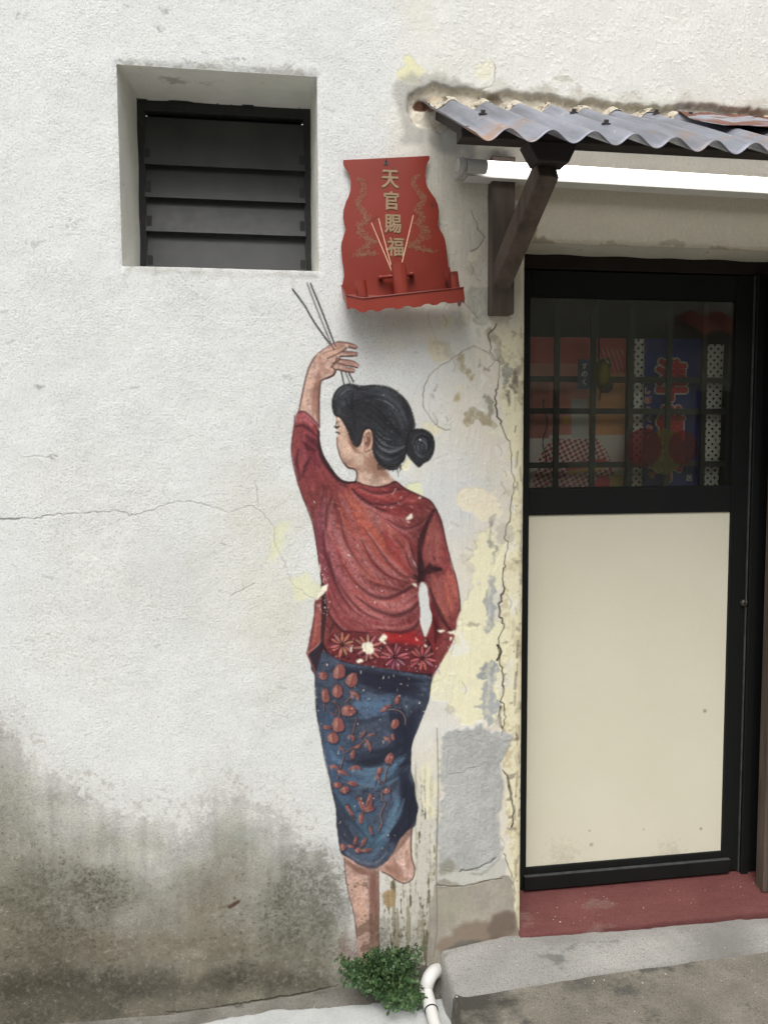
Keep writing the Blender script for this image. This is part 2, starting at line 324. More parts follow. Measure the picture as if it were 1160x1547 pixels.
# ---- cement repair patches
s, m = fill([(672, 1110), (690, 1096), (715, 1092), (735, 1100), (748, 1106), (765, 1112), (772, 1125), (760, 1140), (757, 1190), (760, 1200), (752, 1230), (752, 1260), (758, 1290), (750, 1300), (720, 1315), (695, 1318), (660, 1316), (658, 1300), (664, 1200), (666, 1150)], (180, 181, 179), .95, 2, 8)
pm = np.zeros((NZ, NX), np.float32); pm[s] = m
CAN[:] *= 1 + (pm * (.05 * N_mid + .04 * N_sm + .035 * N_fine))[..., None]; BMP[:] += pm * (1.2 + .7 * N_sm + .5 * N_fine); STU[:] = STU * (1 - pm) + .8 * pm
s, m = fill([(660, 1316), (700, 1318), (722, 1312), (757, 1296), (764, 1310), (762, 1328), (735, 1330), (700, 1338), (660, 1340)], (194, 193, 186), .9, 1, 4); BMP[s] += .8 * m
s, m = fill([(657, 1338), (700, 1339), (735, 1330), (768, 1326), (776, 1350), (778, 1385), (782, 1440), (655, 1470)], (158, 152, 140), .92, 1, 3)
pm[:] = 0; pm[s] = m; CAN[:] *= 1 + (pm * (.08 * N_mid + .05 * N_sm + .04 * N_fine))[..., None]; BMP[:] += pm * (.4 + .5 * N_sm)
fill([(665, 1440), (662, 1420), (690, 1400), (730, 1390), (762, 1380), (776, 1392), (778, 1415), (700, 1440)], (134, 118, 104), .8, 4, 8)
fill([(735, 1400), (750, 1378), (776, 1385), (778, 1408), (750, 1416)], (112, 98, 88), .7, 3, 6)
fill([(680, 1426), (722, 1420), (724, 1430), (684, 1442)], (104, 102, 96), .7, 2, 4)
fill([(664, 1345), (705, 1342), (696, 1370), (680, 1390), (664, 1396)], (156, 154, 136), .5, 4, 8)
fill([(662, 1312), (676, 1296), (690, 1306), (684, 1318), (668, 1324)], (138, 134, 118), .6, 2, 6)
stroke([(660, 1100), (662, 1200), (659, 1300), (660, 1400), (655, 1445)], [1, 1.6, 1.2], (120, 116, 104), .6, 1.2, dry=.2)
# ---- hairline cracks
def crack(pts, w, jit, seed, dark=(120, 116, 108), a=.8, dep=1.0):
    g = random.Random(seed); q = spl(pts, False, 5.0)
    q = q + np.array([[g.gauss(0, jit), g.gauss(0, jit)] for _ in q])
    r = stroke_mask(q, w, 1.0, sp=False)
    if r is None: return
    s, m = r; over(s, srgb(dark), m * a * (.55 + .45 * sm(-.3, .4, N_sm[s]))); BMP[s] -= dep * m
crack([(-200, 790), (-60, 788), (0, 785), (60, 783), (75, 779), (180, 772), (200, 778), (250, 764), (290, 757), (345, 773), (380, 765), (405, 785), (414, 800), (416, 825), (430, 850), (440, 880), (455, 893), (478, 908)], [.8, 1.0, .6, .6], 1.0, 1, (124, 122, 118), .6)
crack([(0, 785), (30, 784)], 1.3, .5, 2, (104, 102, 98), .5); crack([(386, 725), (388, 745), (390, 764)], .6, .8, 3, a=.5)
crack([(32, 691), (88, 689)], .7, 1, 4, a=.4); crack([(350, 902), (368, 890), (386, 882)], .8, 1, 5, a=.5)
crack([(716, 523), (700, 530), (675, 548), (660, 556), (646, 572), (640, 590), (639, 612), (645, 625), (657, 640), (672, 650), (680, 648)], [1, .8, 1.1], .7, 6, (130, 122, 108), .8)
crack([(716, 523), (735, 532), (747, 545), (745, 552), (738, 556)], .8, .7, 7, (130, 122, 108), .8)
vc = [(749, 486), (745, 497), (739, 505), (742, 530), (748, 540), (754, 546), (756, 560), (752, 575), (750, 590), (748, 610), (752, 630), (758, 640), (759, 650), (767, 662), (772, 680), (772, 700), (774, 715), (777, 730), (775, 745), (770, 770), (768, 790), (762, 812), (768, 820), (762, 850), (758, 885), (760, 900), (754, 920), (760, 945), (756, 960), (752, 975), (755, 1000), (760, 1030), (758, 1060), (762, 1085), (758, 1110)]
crack(vc, [1.0, .5, 1.3, .6, .9, .5, 1.6, .7, 1.2, .5], 1.3, 8, (74, 66, 54), .85, 3)
crack([(752, 975), (756, 985), (752, 998)], 1.7, .8, 9, (70, 62, 50), .9, 4); crack([(757, 1070), (755, 1090), (758, 1100)], 2.0, .8, 19, (110, 98, 80), .8, 3)
crack([(760, 1164), (768, 1180), (771, 1200), (774, 1215), (774, 1248)], [.6, 2.2, .8, 1.0], 1.0, 10, (52, 44, 34), .95, 4)
crack([(762, 1290), (768, 1310), (774, 1330), (778, 1350)], 1.0, 1.0, 11, (110, 98, 80), .8)
crack([(681, 1170), (700, 1165), (735, 1150)], .7, 1.2, 12, (130, 132, 132), .7); crack([(695, 1316), (720, 1312), (748, 1298)], 1.1, .8, 13, (100, 98, 92), .8, 2)
crack([(658, 1338), (700, 1339), (730, 1332), (757, 1328)], 1.0, .6, 14, (104, 100, 90), .9, 2)
crack([(712, 318), (722, 345), (732, 358), (722, 374), (712, 380)], .9, .8, 15, (140, 132, 118), .7, 2); crack([(700, 455), (712, 468), (722, 482)], .8, .8, 16, (130, 124, 112), .7)
crack([(748, 98), (746, 125), (742, 132), (730, 134)], .9, 1, 17, (150, 146, 136), .7); crack([(646, 470), (655, 505), (660, 515)], .6, .8, 18, (180, 168, 140), .6)
crack([(250, 1530), (300, 1526), (365, 1516), (458, 1501), (510, 1489)], [.8, 1.4, 1.0], .8, 20, (60, 54, 46), .8, 2)
# ---- the broken channel above the awning, with old brick and mortar inside
gro = [(622, 182), (616, 160), (622, 143), (640, 133), (668, 129), (700, 133), (724, 140), (745, 142), (770, 138), (800, 146), (840, 145), (875, 152), (920, 152), (960, 160), (1010, 166), (1030, 160), (1080, 160), (1120, 164), (1160, 168), (1260, 176), (1500, 186), (1500, 240), (1160, 215), (1000, 205), (860, 200), (760, 190), (700, 186), (660, 200), (648, 196)]
s, m = fill([(x + (-9 if x < 700 else 0), y - 10) for x, y in gro], (196, 192, 180), .55, 3, 14)
for pts in [[(596, 130), (612, 118), (640, 122), (630, 140), (610, 170), (600, 185), (592, 160)], [(600, 180), (622, 170), (640, 210), (624, 215), (606, 195)], [(640, 128), (700, 118), (715, 130), (660, 136)], [(640, 190), (700, 195), (716, 240), (690, 232), (665, 220)]]:
    fill(pts, (160, 158, 152), .6, 4, 12)
s, gm = polymask(gro, 1, 5)
cg = srgb((212, 204, 188)) * (1 + .14 * N_mid[s] + .12 * N_sm[s] + .08 * N_fine[s])[..., None]
CAN[s] = CAN[s] * (1 - gm[..., None]) + cg * gm[..., None]
BMP[s] += gm * (.8 * N_fine[s] + 1.6 * N_sm[s])
GEO[s] -= gm * (19 + 5 * N_mid[s] + 2 * N_sm[s])
rimm = np.clip(blur(gm, 2) * (1 - gm) * 3, 0, 1) * .35; over(s, srgb((150, 144, 132)), rimm)
fill([(624, 158), (632, 150), (645, 148), (653, 156), (645, 163), (628, 163)], (96, 62, 46), .9, 1, 3)
fill([(645, 156), (662, 152), (664, 162), (650, 164)], (150, 110, 84), .8, 1, 3)
s2, m2 = polymask([(622, 158), (632, 149), (645, 147), (653, 156), (645, 163), (628, 163)], 1, 2); GEO[s2] -= 10 * m2
fill([(648, 140), (668, 138), (672, 160), (664, 166), (650, 150)], (214, 200, 174), .8, 1, 3); fill([(738, 142), (752, 140), (764, 150), (750, 158), (740, 160)], (110, 100, 84), .7, 2, 4)
# thick paint edge left of the post and the top of the door reveal
crack([(738, 280), (739, 340), (741, 400), (738, 475)], 1.0, .4, 21, (150, 142, 126), .6, 1)
# ------------------------------------------------------------------ the painted woman: outlines in photograph pixels, brought to the wall by W()
O = {}
O['arm'] = z8([(110, 830), (120, 785), (135, 710), (155, 620), (172, 545), (185, 515), (205, 478), (245, 434), (280, 420), (330, 420), (345, 455), (335, 500), (338, 540), (322, 568), (290, 583), (262, 592), (250, 615), (243, 660), (240, 720), (240, 790), (238, 880)])
O['hand'] = z8([(245, 434), (285, 405), (315, 385), (350, 374), (400, 377), (435, 385), (462, 402), (456, 412), (430, 408), (408, 402), (400, 414), (386, 430), (430, 431), (463, 438), (458, 452), (425, 455), (390, 452), (362, 458), (358, 476), (395, 478), (440, 486), (470, 508), (462, 522), (430, 515), (396, 508), (396, 522), (430, 528), (447, 536), (440, 549), (400, 546), (362, 538), (340, 530), (330, 545), (300, 560), (262, 560), (230, 520), (225, 470)])
O['head'] = z8([(350, 795), (343, 830), (338, 865), (345, 880), (343, 898), (352, 905), (345, 935), (347, 975), (354, 1012), (367, 1050), (385, 1083), (410, 1108), (440, 1114), (458, 1128), (462, 1155), (452, 1190), (520, 1222), (600, 1225), (680, 1200), (655, 1160), (630, 1125), (600, 1080), (560, 1000), (560, 880), (500, 820), (420, 800)])
O['hair'] = z8([(420, 621), (385, 628), (345, 656), (322, 705), (320, 760), (335, 800), (362, 812), (385, 845), (405, 885), (422, 930), (440, 968), (460, 986), (482, 962), (492, 915), (507, 886), (530, 878), (547, 900), (553, 950), (556, 1010), (572, 1060), (605, 1098), (650, 1117), (692, 1112), (706, 1085), (733, 1060), (748, 1010), (770, 950), (795, 880), (788, 810), (758, 735), (712, 682), (650, 642), (570, 628), (500, 633), (460, 628)])
O['hair_bun'] = z8([(765, 905), (800, 887), (850, 888), (890, 912), (908, 955), (905, 1010), (882, 1058), (845, 1080), (822, 1102), (800, 1080), (772, 1050), (750, 1010), (752, 950)])
O['blouse'] = [(451, 623), (459, 622), (468, 628), (478, 640), (482, 652), (482, 668), (487, 688), (497, 706), (510, 722), (523, 728), (537, 728), (552, 733), (570, 735), (585, 732), (597, 727), (612, 738), (633, 748), (650, 757), (660, 772), (667, 790), (673, 818), (681, 850), (689, 875), (693, 900), (694, 922), (690, 938), (688, 956), (681, 975), (669, 995), (657, 1014), (650, 1028),
    (648, 1020), (620, 1016), (588, 1011), (550, 1006), (520, 1000), (498, 990), (487, 983), (482, 1000), (476, 1016), (466, 990), (464, 984), (468, 962), (474, 930), (476, 910), (483, 898), (486, 880), (483, 855), (478, 820), (472, 790), (463, 765), (454, 741), (446, 714), (441, 690), (441, 668), (445, 640)]
O['skirt'] = z2([(150, 20), (190, 40), (260, 90), (400, 110), (600, 140), (838, 180), (834, 290), (822, 370), (792, 450), (748, 565), (716, 640), (713, 700), (712, 815), (733, 890), (740, 975), (757, 1045), (746, 1100), (735, 1160), (700, 1192), (645, 1250), (605, 1325), (560, 1388), (512, 1424), (470, 1436), (400, 1415), (335, 1372), (275, 1328), (260, 1250), (245, 1150), (243, 1050), (215, 930), (200, 850), (175, 760), (147, 600), (120, 450), (110, 300), (110, 200), (125, 120)])
O['standing_leg'] = z7([(196, 290), (205, 340), (212, 420), (225, 500), (245, 580), (262, 660), (270, 740), (285, 830), (300, 862), (330, 860), (360, 800), (385, 785), (380, 700), (384, 600), (381, 500), (380, 375), (300, 340)])
O['raised_foot'] = z7([(378, 368), (400, 400), (440, 420), (468, 440), (492, 452), (516, 458), (545, 446), (562, 422), (566, 380), (552, 330), (548, 250), (553, 165), (500, 215), (440, 290)])
GAP = z1([(820, 738), (850, 768), (862, 830), (868, 900), (886, 962), (862, 1040), (836, 1092), (815, 1045), (800, 985), (804, 910), (795, 830), (802, 770)])
MASK = {}
for k_, o_ in O.items():
    m = np.zeros((NZ, NX), np.float32); s, mm = polymask(o_, 1, 1.2); m[s] = mm; MASK[k_] = m
s, mm = polymask(GAP, 1, 1.0); MASK['blouse'][s] *= 1 - mm; MASK['gap'] = mm
skin, skind = (196, 150, 126), (122, 84, 70)
def lay(k, col, tone=.06):
    m = MASK[k]; idx = np.nonzero(m.max(1) > 0)[0]; jdx = np.nonzero(m.max(0) > 0)[0]
    s = (slice(idx[0], idx[-1] + 1), slice(jdx[0], jdx[-1] + 1))
    c = srgb(col) * (1 + tone * N_sm[s] + tone * N_fine[s] + tone * N_mid[s])[..., None]
    a = m[s][..., None]; CAN[s] = CAN[s] * (1 - a) + c * a; return m
def outline(k, w, col, a, part=None, closed=True):
    q = spl(O[k], closed, 3.0)
    if part: q = q[int(part[0] * len(q)):int(part[1] * len(q))]
    stroke(q, w, col, a, 1.2, MASK[k] * 0 + 1, .5, sp=False)
# forearm
c = lay('arm', (202, 162, 144))
hatch(z8([(230, 500), (215, 620), (205, 720), (205, 830)]), z8([(262, 560), (238, 640), (236, 720), (236, 850)]), 26, [(150, 100, 84), (134, 88, 74), (168, 112, 92)], (1.5, 4), (.25, .5), c, 1, 2, 3)
hatch(z8([(190, 520), (165, 620), (140, 730), (122, 800)]), z8([(215, 520), (190, 620), (165, 730), (150, 820)]), 18, [(222, 178, 156), (210, 160, 138)], (2, 4), (.2, .4), c, 2, 2, 3)
stroke(z8([(122, 785), (150, 640), (172, 550), (205, 478), (245, 434)]), 1.3, (92, 62, 56), .75, 1.2, dry=.3)
stroke(z8([(240, 870), (240, 720), (246, 620), (264, 592), (296, 582), (325, 566), (340, 535)]), 1.5, (84, 54, 50), .8, 1.2, dry=.3)
# painted joss sticks, the part behind the hand
STK = [z8([(85, 65), (155, 160), (215, 262), (325, 415)]), z8([(170, 30), (235, 200), (318, 405)]), z8([(190, 32), (255, 190), (335, 400)])]
STL = [z8([(348, 465), (365, 530), (384, 618)]), z8([(362, 478), (392, 545), (420, 614)]), z8([(355, 462), (400, 530), (440, 606)])]
def sticks(l, a, b):
    for i, q in enumerate(l):
        stroke(q, (.55 if i == 1 else .8) * a, (84, 80, 78), b, .9); stroke(q, (.6 if i == 1 else 1.05) * a, (34, 32, 32), b, .8, dry=.35)
sticks(STK, 1.0, .95); sticks(STL, .95, .9)
c = lay('hand', (200, 158, 140))
# fingers: dark lines between them, pink tips
for q, w in [([(348, 374), (400, 378), (438, 388), (462, 404)], 1.0), ([(330, 415), (386, 432), (430, 433), (463, 439)], 1.1), ([(455, 412), (430, 408), (408, 400)], 1.2), ([(460, 453), (420, 457), (364, 458)], 1.4), ([(360, 478), (400, 479), (440, 488), (470, 508)], 1.0), ([(462, 523), (430, 516), (396, 510), (350, 500)], 1.4), ([(396, 524), (430, 529), (447, 537)], 1), ([(440, 550), (400, 547), (350, 534)], 1.4), ([(322, 500), (345, 490), (356, 476)], 1.6), ([(310, 520), (330, 500), (345, 466)], 1.4)]:
    stroke(z8(q), w, (92, 54, 48), .75, 1.2, dry=.25)
for q, w in [([(330, 396), (380, 386), (430, 394)], 2.0), ([(385, 441), (430, 443), (455, 446)], 1.8), ([(380, 492), (420, 497), (455, 512)], 2.4), ([(380, 530), (430, 539)], 1.6)]:
    stroke(z8(q), w, (176, 118, 104), .7, 1.5, c, .4)
for q in [[(440, 392), (456, 406)], [(440, 443), (458, 446)], [(450, 505), (464, 516)], [(432, 538), (444, 544)]]: stroke(z8(q), 2.0, (206, 148, 136), .8, 1.5, c)
stroke(z8([(268, 452), (320, 438), (365, 415), (404, 394)]), [5, 5.5, 4.5, 2.4], (208, 160, 136), .95, 1.5); stroke(z8([(290, 470), (330, 452), (372, 430), (408, 398)]), 1.2, (96, 60, 52), .8, 1.2, dry=.2); stroke(z8([(262, 440), (320, 422), (372, 402), (402, 390)]), 1.0, (128, 84, 72), .6, 1.2, dry=.3)
stroke(z8([(395, 393), (406, 392), (404, 404)]), 1.5, (226, 190, 172), .8, 1)
stroke(z8([(238, 470), (262, 530), (300, 556)]), 4.0, (174, 120, 98), .5, 2.5, c, .3); stroke(z8([(225, 470), (245, 440), (285, 408)]), 2.5, (216, 172, 150), .6, 2, c, .3)
stroke(z8([(318, 520), (334, 545), (320, 568), (290, 583)]), 1.3, (88, 56, 50), .8, 1.1, dry=.3); stroke(z8([(245, 434), (285, 405), (318, 385), (350, 374)]), 1.1, (110, 76, 66), .6, 1.1, dry=.3)
sticks([z8([(312, 395), (326, 418)]), z8([(322, 372), (338, 402)])], .8, .85)
# head, face and neck
c = lay('head', (206, 168, 146))
hatch(z8([(500, 1040), (520, 1100), (560, 1160), (600, 1200)]), z8([(550, 1010), (590, 1080), (630, 1140), (665, 1185)]), 30, [(170, 118, 94), (150, 100, 78), (132, 86, 68)], (2, 5), (.15, .4), c, 3, 3, 3)
hatch(z8([(345, 1000), (380, 1080), (420, 1100), (470, 1130)]), z8([(400, 1040), (430, 1080), (470, 1090), (500, 1150)]), 12, [(186, 134, 108), (170, 118, 96)], (2, 4), (.12, .3), c, 4, 2, 3)
hatch(z8([(385, 860), (400, 920), (430, 980), (470, 1000)]), z8([(430, 940), (445, 990), (470, 1030), (500, 1040)]), 20, [(158, 108, 84), (178, 126, 100), (120, 80, 64)], (2, 4), (.15, .35), c, 5, 2, 3)
hatch(z8([(352, 850), (360, 930), (370, 990), (400, 1060)]), z8([(380, 880), (400, 950), (420, 1010), (440, 1060)]), 14, [(224, 182, 154), (216, 172, 146)], (3, 5), (.12, .3), c, 6, 2, 3)
stroke(z8([(462, 1112), (500, 1118), (512, 1060)]), 3, (160, 108, 86), .5, 3, c)
stroke(z8([(343, 800), (342, 830), (337, 862)]), 1.0, (120, 84, 72), .6, 1.0, dry=.2)
stroke(z8([(332, 868), (344, 872), (356, 868)]), 1.3, (40, 30, 30), .9, 1.0); stroke(z8([(336, 876), (346, 880)]), .9, (50, 34, 32), .8, 1.0); stroke(z8([(340, 900), (352, 904), (360, 908)]), 1.2, (56, 38, 36), .85, 1.0); stroke(z8([(342, 848), (352, 838)]), 1.1, (80, 56, 50), .7, 1.0)
stroke(z8([(346, 935), (346, 975), (354, 1012), (367, 1050), (387, 1084), (412, 1108), (442, 1114)]), 1.3, (110, 74, 64), .7, 1.1, dry=.2)
stroke(z8([(388, 1084), (412, 1108), (442, 1114), (458, 1130), (461, 1160), (452, 1190)]), 1.5, (92, 62, 56), .8, 1.1, dry=.2)
# hair: base, then combed strokes, highlights, loose ends
c = lay('hair', (44, 44, 48), .10)
hatch(z8([(330, 720), (345, 670), (390, 640), (450, 640)]), z8([(345, 790), (380, 740), (440, 700), (520, 690)]), 60, [(70, 72, 78), (54, 56, 62), (28, 28, 32), (96, 98, 104)], (.6, 1.8), (.3, .75), c, 11, 3, 3, dry=.25)
hatch(z8([(450, 640), (440, 760), (445, 860), (455, 950)]), z8([(340, 760), (380, 800), (410, 870), (445, 960)]), 70, [(24, 24, 28), (36, 36, 40), (58, 60, 64)], (.7, 1.8), (.3, .8), c, 12, 3, 3, dry=.25)
hatch(z8([(480, 640), (620, 650), (720, 720), (780, 850)]), z8([(470, 700), (580, 720), (680, 800), (720, 930)]), 90, [(66, 70, 76), (34, 34, 38), (24, 24, 28), (84, 88, 94)], (.6, 1.8), (.25, .7), c, 13, 3, 3, dry=.25)
hatch(z8([(470, 700), (560, 740), (660, 850), (720, 930)]), z8([(540, 860), (570, 900), (650, 960), (740, 960)]), 80, [(24, 24, 28), (40, 42, 46), (64, 68, 74), (30, 30, 34)], (.6, 1.8), (.25, .7), c, 14, 3, 3, dry=.25)
hatch(z8([(550, 900), (590, 960), (660, 990), (745, 970)]), z8([(560, 1000), (600, 1070), (660, 1090), (735, 1040)]), 80, [(96, 100, 106), (30, 30, 34), (50, 52, 58), (120, 124, 130), (24, 24, 28)], (.5, 1.5), (.25, .7), c, 15, 3, 3, dry=.25)
for q in [[(570, 920), (600, 960), (650, 985), (690, 990)], [(580, 900), (620, 935), (670, 950)], [(585, 935), (640, 975)], [(560, 700), (640, 730), (700, 780)], [(360, 690), (400, 655), (440, 648)]]:
    stroke(z8(q), [.4, 1.5, .4], (142, 146, 152), .5, 1.2, c, .4)
outline('hair', 1.6, (22, 22, 24), .7)
for a in range(26): g = random.Random(a); x, y = g.uniform(560, 720), 1112 - abs(g.gauss(0, 8)); stroke(z8([(x, y - 20), (x + 4, y + 2), (x + g.uniform(-6, 14), y + g.uniform(6, 26))]), .6, (34, 32, 32), .6, .9)
stroke(z8([(690, 1110), (700, 1130), (702, 1160)]), .6, (50, 46, 44), .7, .9)
for a in range(24): g = random.Random(90 + a); u = g.random(); q = spl(O['hair'], True, 3.0); x, y = q[int(len(q) * (.55 + .4 * u))]; stroke([(x, y), (x + g.uniform(-3, 3), y + g.uniform(-4, 3))], .7, (60, 58, 56), .5, .9)
c = lay('hair_bun', (42, 42, 46), .1)
for i in range(70):
    g = random.Random(200 + i); r = g.uniform(8, 74); a0 = g.uniform(0, 6.28); L = g.uniform(.7, 2.2)
    q = [(840 + r * .82 * math.cos(a0 + L * t / 6), 985 + r * 1.05 * math.sin(a0 + L * t / 6)) for t in range(7)]
    stroke(z8(q), g.uniform(.5, 1.5), g.choice([(24, 24, 28), (74, 78, 84), (58, 60, 66), (30, 30, 34), (104, 108, 114) if 25 < r < 55 else (40, 40, 44)]), g.uniform(.4, .8), 1.0, c, .3)
outline('hair_bun', 2.0, (22, 22, 24), .7)
stroke(z8([(828, 944), (829, 946)]), 1.1, (240, 240, 240), .95, .8); stroke(z8([(614, 683), (615, 684)]), .9, (200, 200, 200), .8, .8)
for i in range(40): g = random.Random(400 + i); stroke(z8([(g.uniform(600, 780), g.uniform(760, 1020))] * 2 + [(g.uniform(600, 780), 0)])[:2], g.uniform(.4, .7), (150, 152, 156), .55, .8, MASK['hair'])
# ear
fill(z8([(500, 925), (512, 892), (530, 884), (545, 900), (552, 945), (548, 985), (530, 1008), (512, 1018), (500, 1000), (502, 965)]), (204, 152, 126), 1, 1)
stroke(z8([(506, 920), (516, 896), (534, 892), (545, 920), (546, 965), (536, 992)]), 1.8, (222, 176, 152), .7, 1.4); stroke(z8([(514, 915), (530, 905), (538, 930), (534, 965), (520, 985)]), 1.8, (120, 78, 62), .75, 1.6, dry=.2); stroke(z8([(522, 930), (528, 950), (516, 968)]), 2.2, (96, 58, 48), .7, 1.6); stroke(z8([(512, 1016), (530, 1010), (548, 990), (554, 945), (545, 898)]), .9, (70, 44, 40), .7, 1.0, dry=.2); stroke(z8([(505, 1010), (506, 960), (502, 925)]), 1.2, (120, 80, 66), .6, 1.4, dry=.1)
# ---- blouse
red, redd, redh, pnk, org, brt = (146, 62, 60), (84, 32, 36), (176, 92, 88), (164, 102, 106), (184, 82, 62), (176, 36, 38)
c = lay('blouse', (130, 56, 56), .08)
def H(A, B, n, cols, w=(2, 5), al=(.25, .55), seed=0, part=(.2, .7), jit=4, dry=.45, soft=2): hatch(z1(A), z1(B), n, cols, w, al, c, seed, jit, soft, part, dry)
H([(200, 170), (190, 400), (240, 600), (380, 780), (560, 880)], [(150, 300), (175, 500), (210, 700), (300, 900), (430, 1040)], 90, [(150, 70, 76), (164, 92, 100), (120, 44, 52), (132, 66, 78)], seed=21)
H([(360, 150), (470, 250), (600, 400), (700, 560), (780, 690)], [(210, 180), (230, 380), (320, 560), (480, 720), (700, 800)], 170, [org, red, redh, pnk, (170, 70, 56), (150, 56, 52), (154, 96, 96)], seed=22, w=(2, 6))
H([(350, 130), (480, 240), (620, 320), (760, 340), (880, 260)], [(400, 130), (520, 160), (640, 160), (760, 200), (860, 220)], 80, [(140, 48, 50), (112, 34, 40), (158, 56, 54), (176, 72, 68)], seed=23)
H([(440, 230), (600, 330), (720, 420), (800, 520)], [(700, 470), (740, 560), (780, 640), (795, 700)], 70, [(120, 40, 42), (158, 76, 74), (144, 56, 56), (176, 96, 94)], seed=24, w=(1.5, 4))
H([(240, 620), (330, 800), (480, 920), (640, 960), (800, 900)], [(230, 820), (300, 980), (450, 1060), (640, 1060), (820, 1080)], 120, [(134, 46, 50), (150, 72, 74), (120, 36, 42), (166, 90, 88)], seed=25)
H([(330, 560), (420, 720), (560, 830), (680, 830), (790, 770)], [(300, 760), (420, 900), (560, 960), (690, 930), (800, 860)], 90, [(170, 92, 94), (156, 78, 78), (178, 70, 60), (188, 108, 104)], seed=26, w=(2, 5))
H([(560, 1040), (650, 1060), (740, 1060), (810, 1060)], [(600, 1120), (700, 1130), (780, 1140), (860, 1140)], 60, [brt, (190, 44, 40), (160, 24, 32)], seed=27, al=(.4, .7))
H([(620, 380), (660, 500), (700, 600), (760, 680)], [(520, 330), (600, 520), (680, 640), (770, 700)], 26, [(164, 50, 46), (176, 70, 60), (140, 36, 40)], seed=28, w=(1, 3), al=(.2, .4))
for q, w, col, a in [([(470, 800), (560, 870), (660, 880), (780, 810)], 6, (188, 124, 124), .55), ([(420, 860), (540, 960), (660, 985), (790, 900)], 6, (176, 104, 104), .5), ([(300, 420), (330, 560), (420, 700), (520, 780), (640, 810)], 6, (186, 116, 122), .5), ([(250, 330), (245, 480), (290, 640), (380, 780)], 6, (176, 106, 116), .5),
    ([(470, 400), (540, 520), (640, 640), (740, 720)], 5, (190, 112, 104), .5), ([(430, 260), (560, 380), (680, 470), (740, 560)], 5, (196, 100, 78), .5), ([(340, 180), (420, 300), (500, 420), (570, 500)], 9, (196, 96, 70), .5), ([(560, 320), (680, 350), (800, 320)], 5, (172, 92, 92), .5), ([(720, 480), (735, 560), (770, 640)], 4, (186, 120, 118), .5), ([(400, 480), (480, 640), (600, 740)], 3, (150, 130, 140), .35),
    ([(210, 220), (205, 420), (230, 580)], 5, (160, 96, 110), .5), ([(500, 320), (560, 380)], 5, (120, 100, 110), .4)]:
    stroke(z1(q), [w * .4, w * .9, w * .4], col, a, 5, c, .5)
for i in range(420):
    g = random.Random(5000 + i); x, y = g.uniform(170, 880), g.uniform(150, 1050); a_ = math.atan2(y - 300, 300) * .5 + .5
    stroke(z1([(x, y), (x + 40 * math.cos(a_), y + 40 * math.sin(a_))]), [.3, g.uniform(.6, 1.3), .3], g.choice([(206, 136, 132), (84, 26, 30), (196, 84, 66), (170, 116, 124), (110, 34, 38), (196, 140, 140)]), g.uniform(.3, .65), 1, c, .3)
# the big soft folds, dark troughs with a lit ridge beside each
def fold(q, w, a=.6, hi=True, off=(7, -7), dk=(78, 28, 34), hc=(190, 112, 110)):
    stroke(z1(q), [w * .4, w, w * .7, w * .2], dk, a, 3.0, c, .5); stroke(z1(q), [.3, w * .4, .3], (48, 18, 24), a * .7, 1.5, c, .4)
    if hi: stroke(z1([(x + off[0], y + off[1]) for x, y in q]), [w * .3, w * .8, w * .3], hc, a * .6, 3.0, c, .5)
for q, w, a, off in [([(790, 740), (700, 800), (600, 840), (500, 820), (400, 740), (330, 640)], 4.5, .65, (-4, -16)), ([(800, 860), (740, 920), (640, 945), (520, 910), (400, 830)], 5, .6, (-4, -18)), ([(810, 960), (760, 1030), (660, 1055), (540, 1040)], 5, .65, (-4, -18)),
    ([(770, 720), (680, 690), (590, 600), (520, 500), (450, 400)], 3.0, .45, (8, -12)), ([(200, 420), (215, 560), (270, 700), (350, 830), (450, 930), (560, 980)], 4.5, .55, (14, -8)), ([(230, 560), (280, 760), (370, 900), (440, 960)], 3.5, .5, (14, -6)),
    ([(380, 160), (440, 220), (520, 270), (600, 300)], 4, .75, (-8, 14)), ([(420, 150), (520, 185), (600, 185), (680, 160)], 3.5, .55, (0, 12)), ([(500, 250), (600, 262), (680, 240), (730, 205)], 3.2, .55, (0, 12)), ([(600, 350), (700, 405), (800, 380), (870, 300)], 3.5, .45, (0, 14)),
    ([(740, 500), (760, 580), (790, 660), (800, 700)], 3, .6, (-10, 0)), ([(715, 560), (740, 640), (790, 700)], 2.5, .5, (-9, 2)), ([(440, 480), (500, 600), (600, 700), (720, 745)], 3.2, .5, (8, -12)), ([(300, 300), (340, 480), (420, 620), (520, 730)], 3, .35, (10, -6)),
    ([(190, 700), (210, 860), (260, 980), (340, 1060)], 4.5, .7, (14, -4)), ([(260, 200), (225, 300), (215, 420)], 4, .5, (12, 0))]:
    fold(q, w, a, True, off)
for q, w in [([(890, 290), (850, 370), (815, 470), (800, 580), (805, 700)], 5), ([(800, 560), (812, 640), (800, 735)], 5), ([(770, 700), (810, 730), (830, 700)], 5), ([(808, 690), (860, 640), (920, 545)], 3.5), ([(812, 690), (870, 672), (930, 660)], 5.5), ([(860, 640), (900, 655), (935, 665)], 4), ([(745, 590), (780, 640), (800, 700)], 2.5)]:
    stroke(z1(q), [w * .4, w, w * .5], (42, 16, 22), .8, 2.5, c, .35)
stroke(z1([(750, 592), (770, 625), (785, 655)]), [.4, 1.6, .4], (226, 176, 180), .8, 1.3, c, .2)
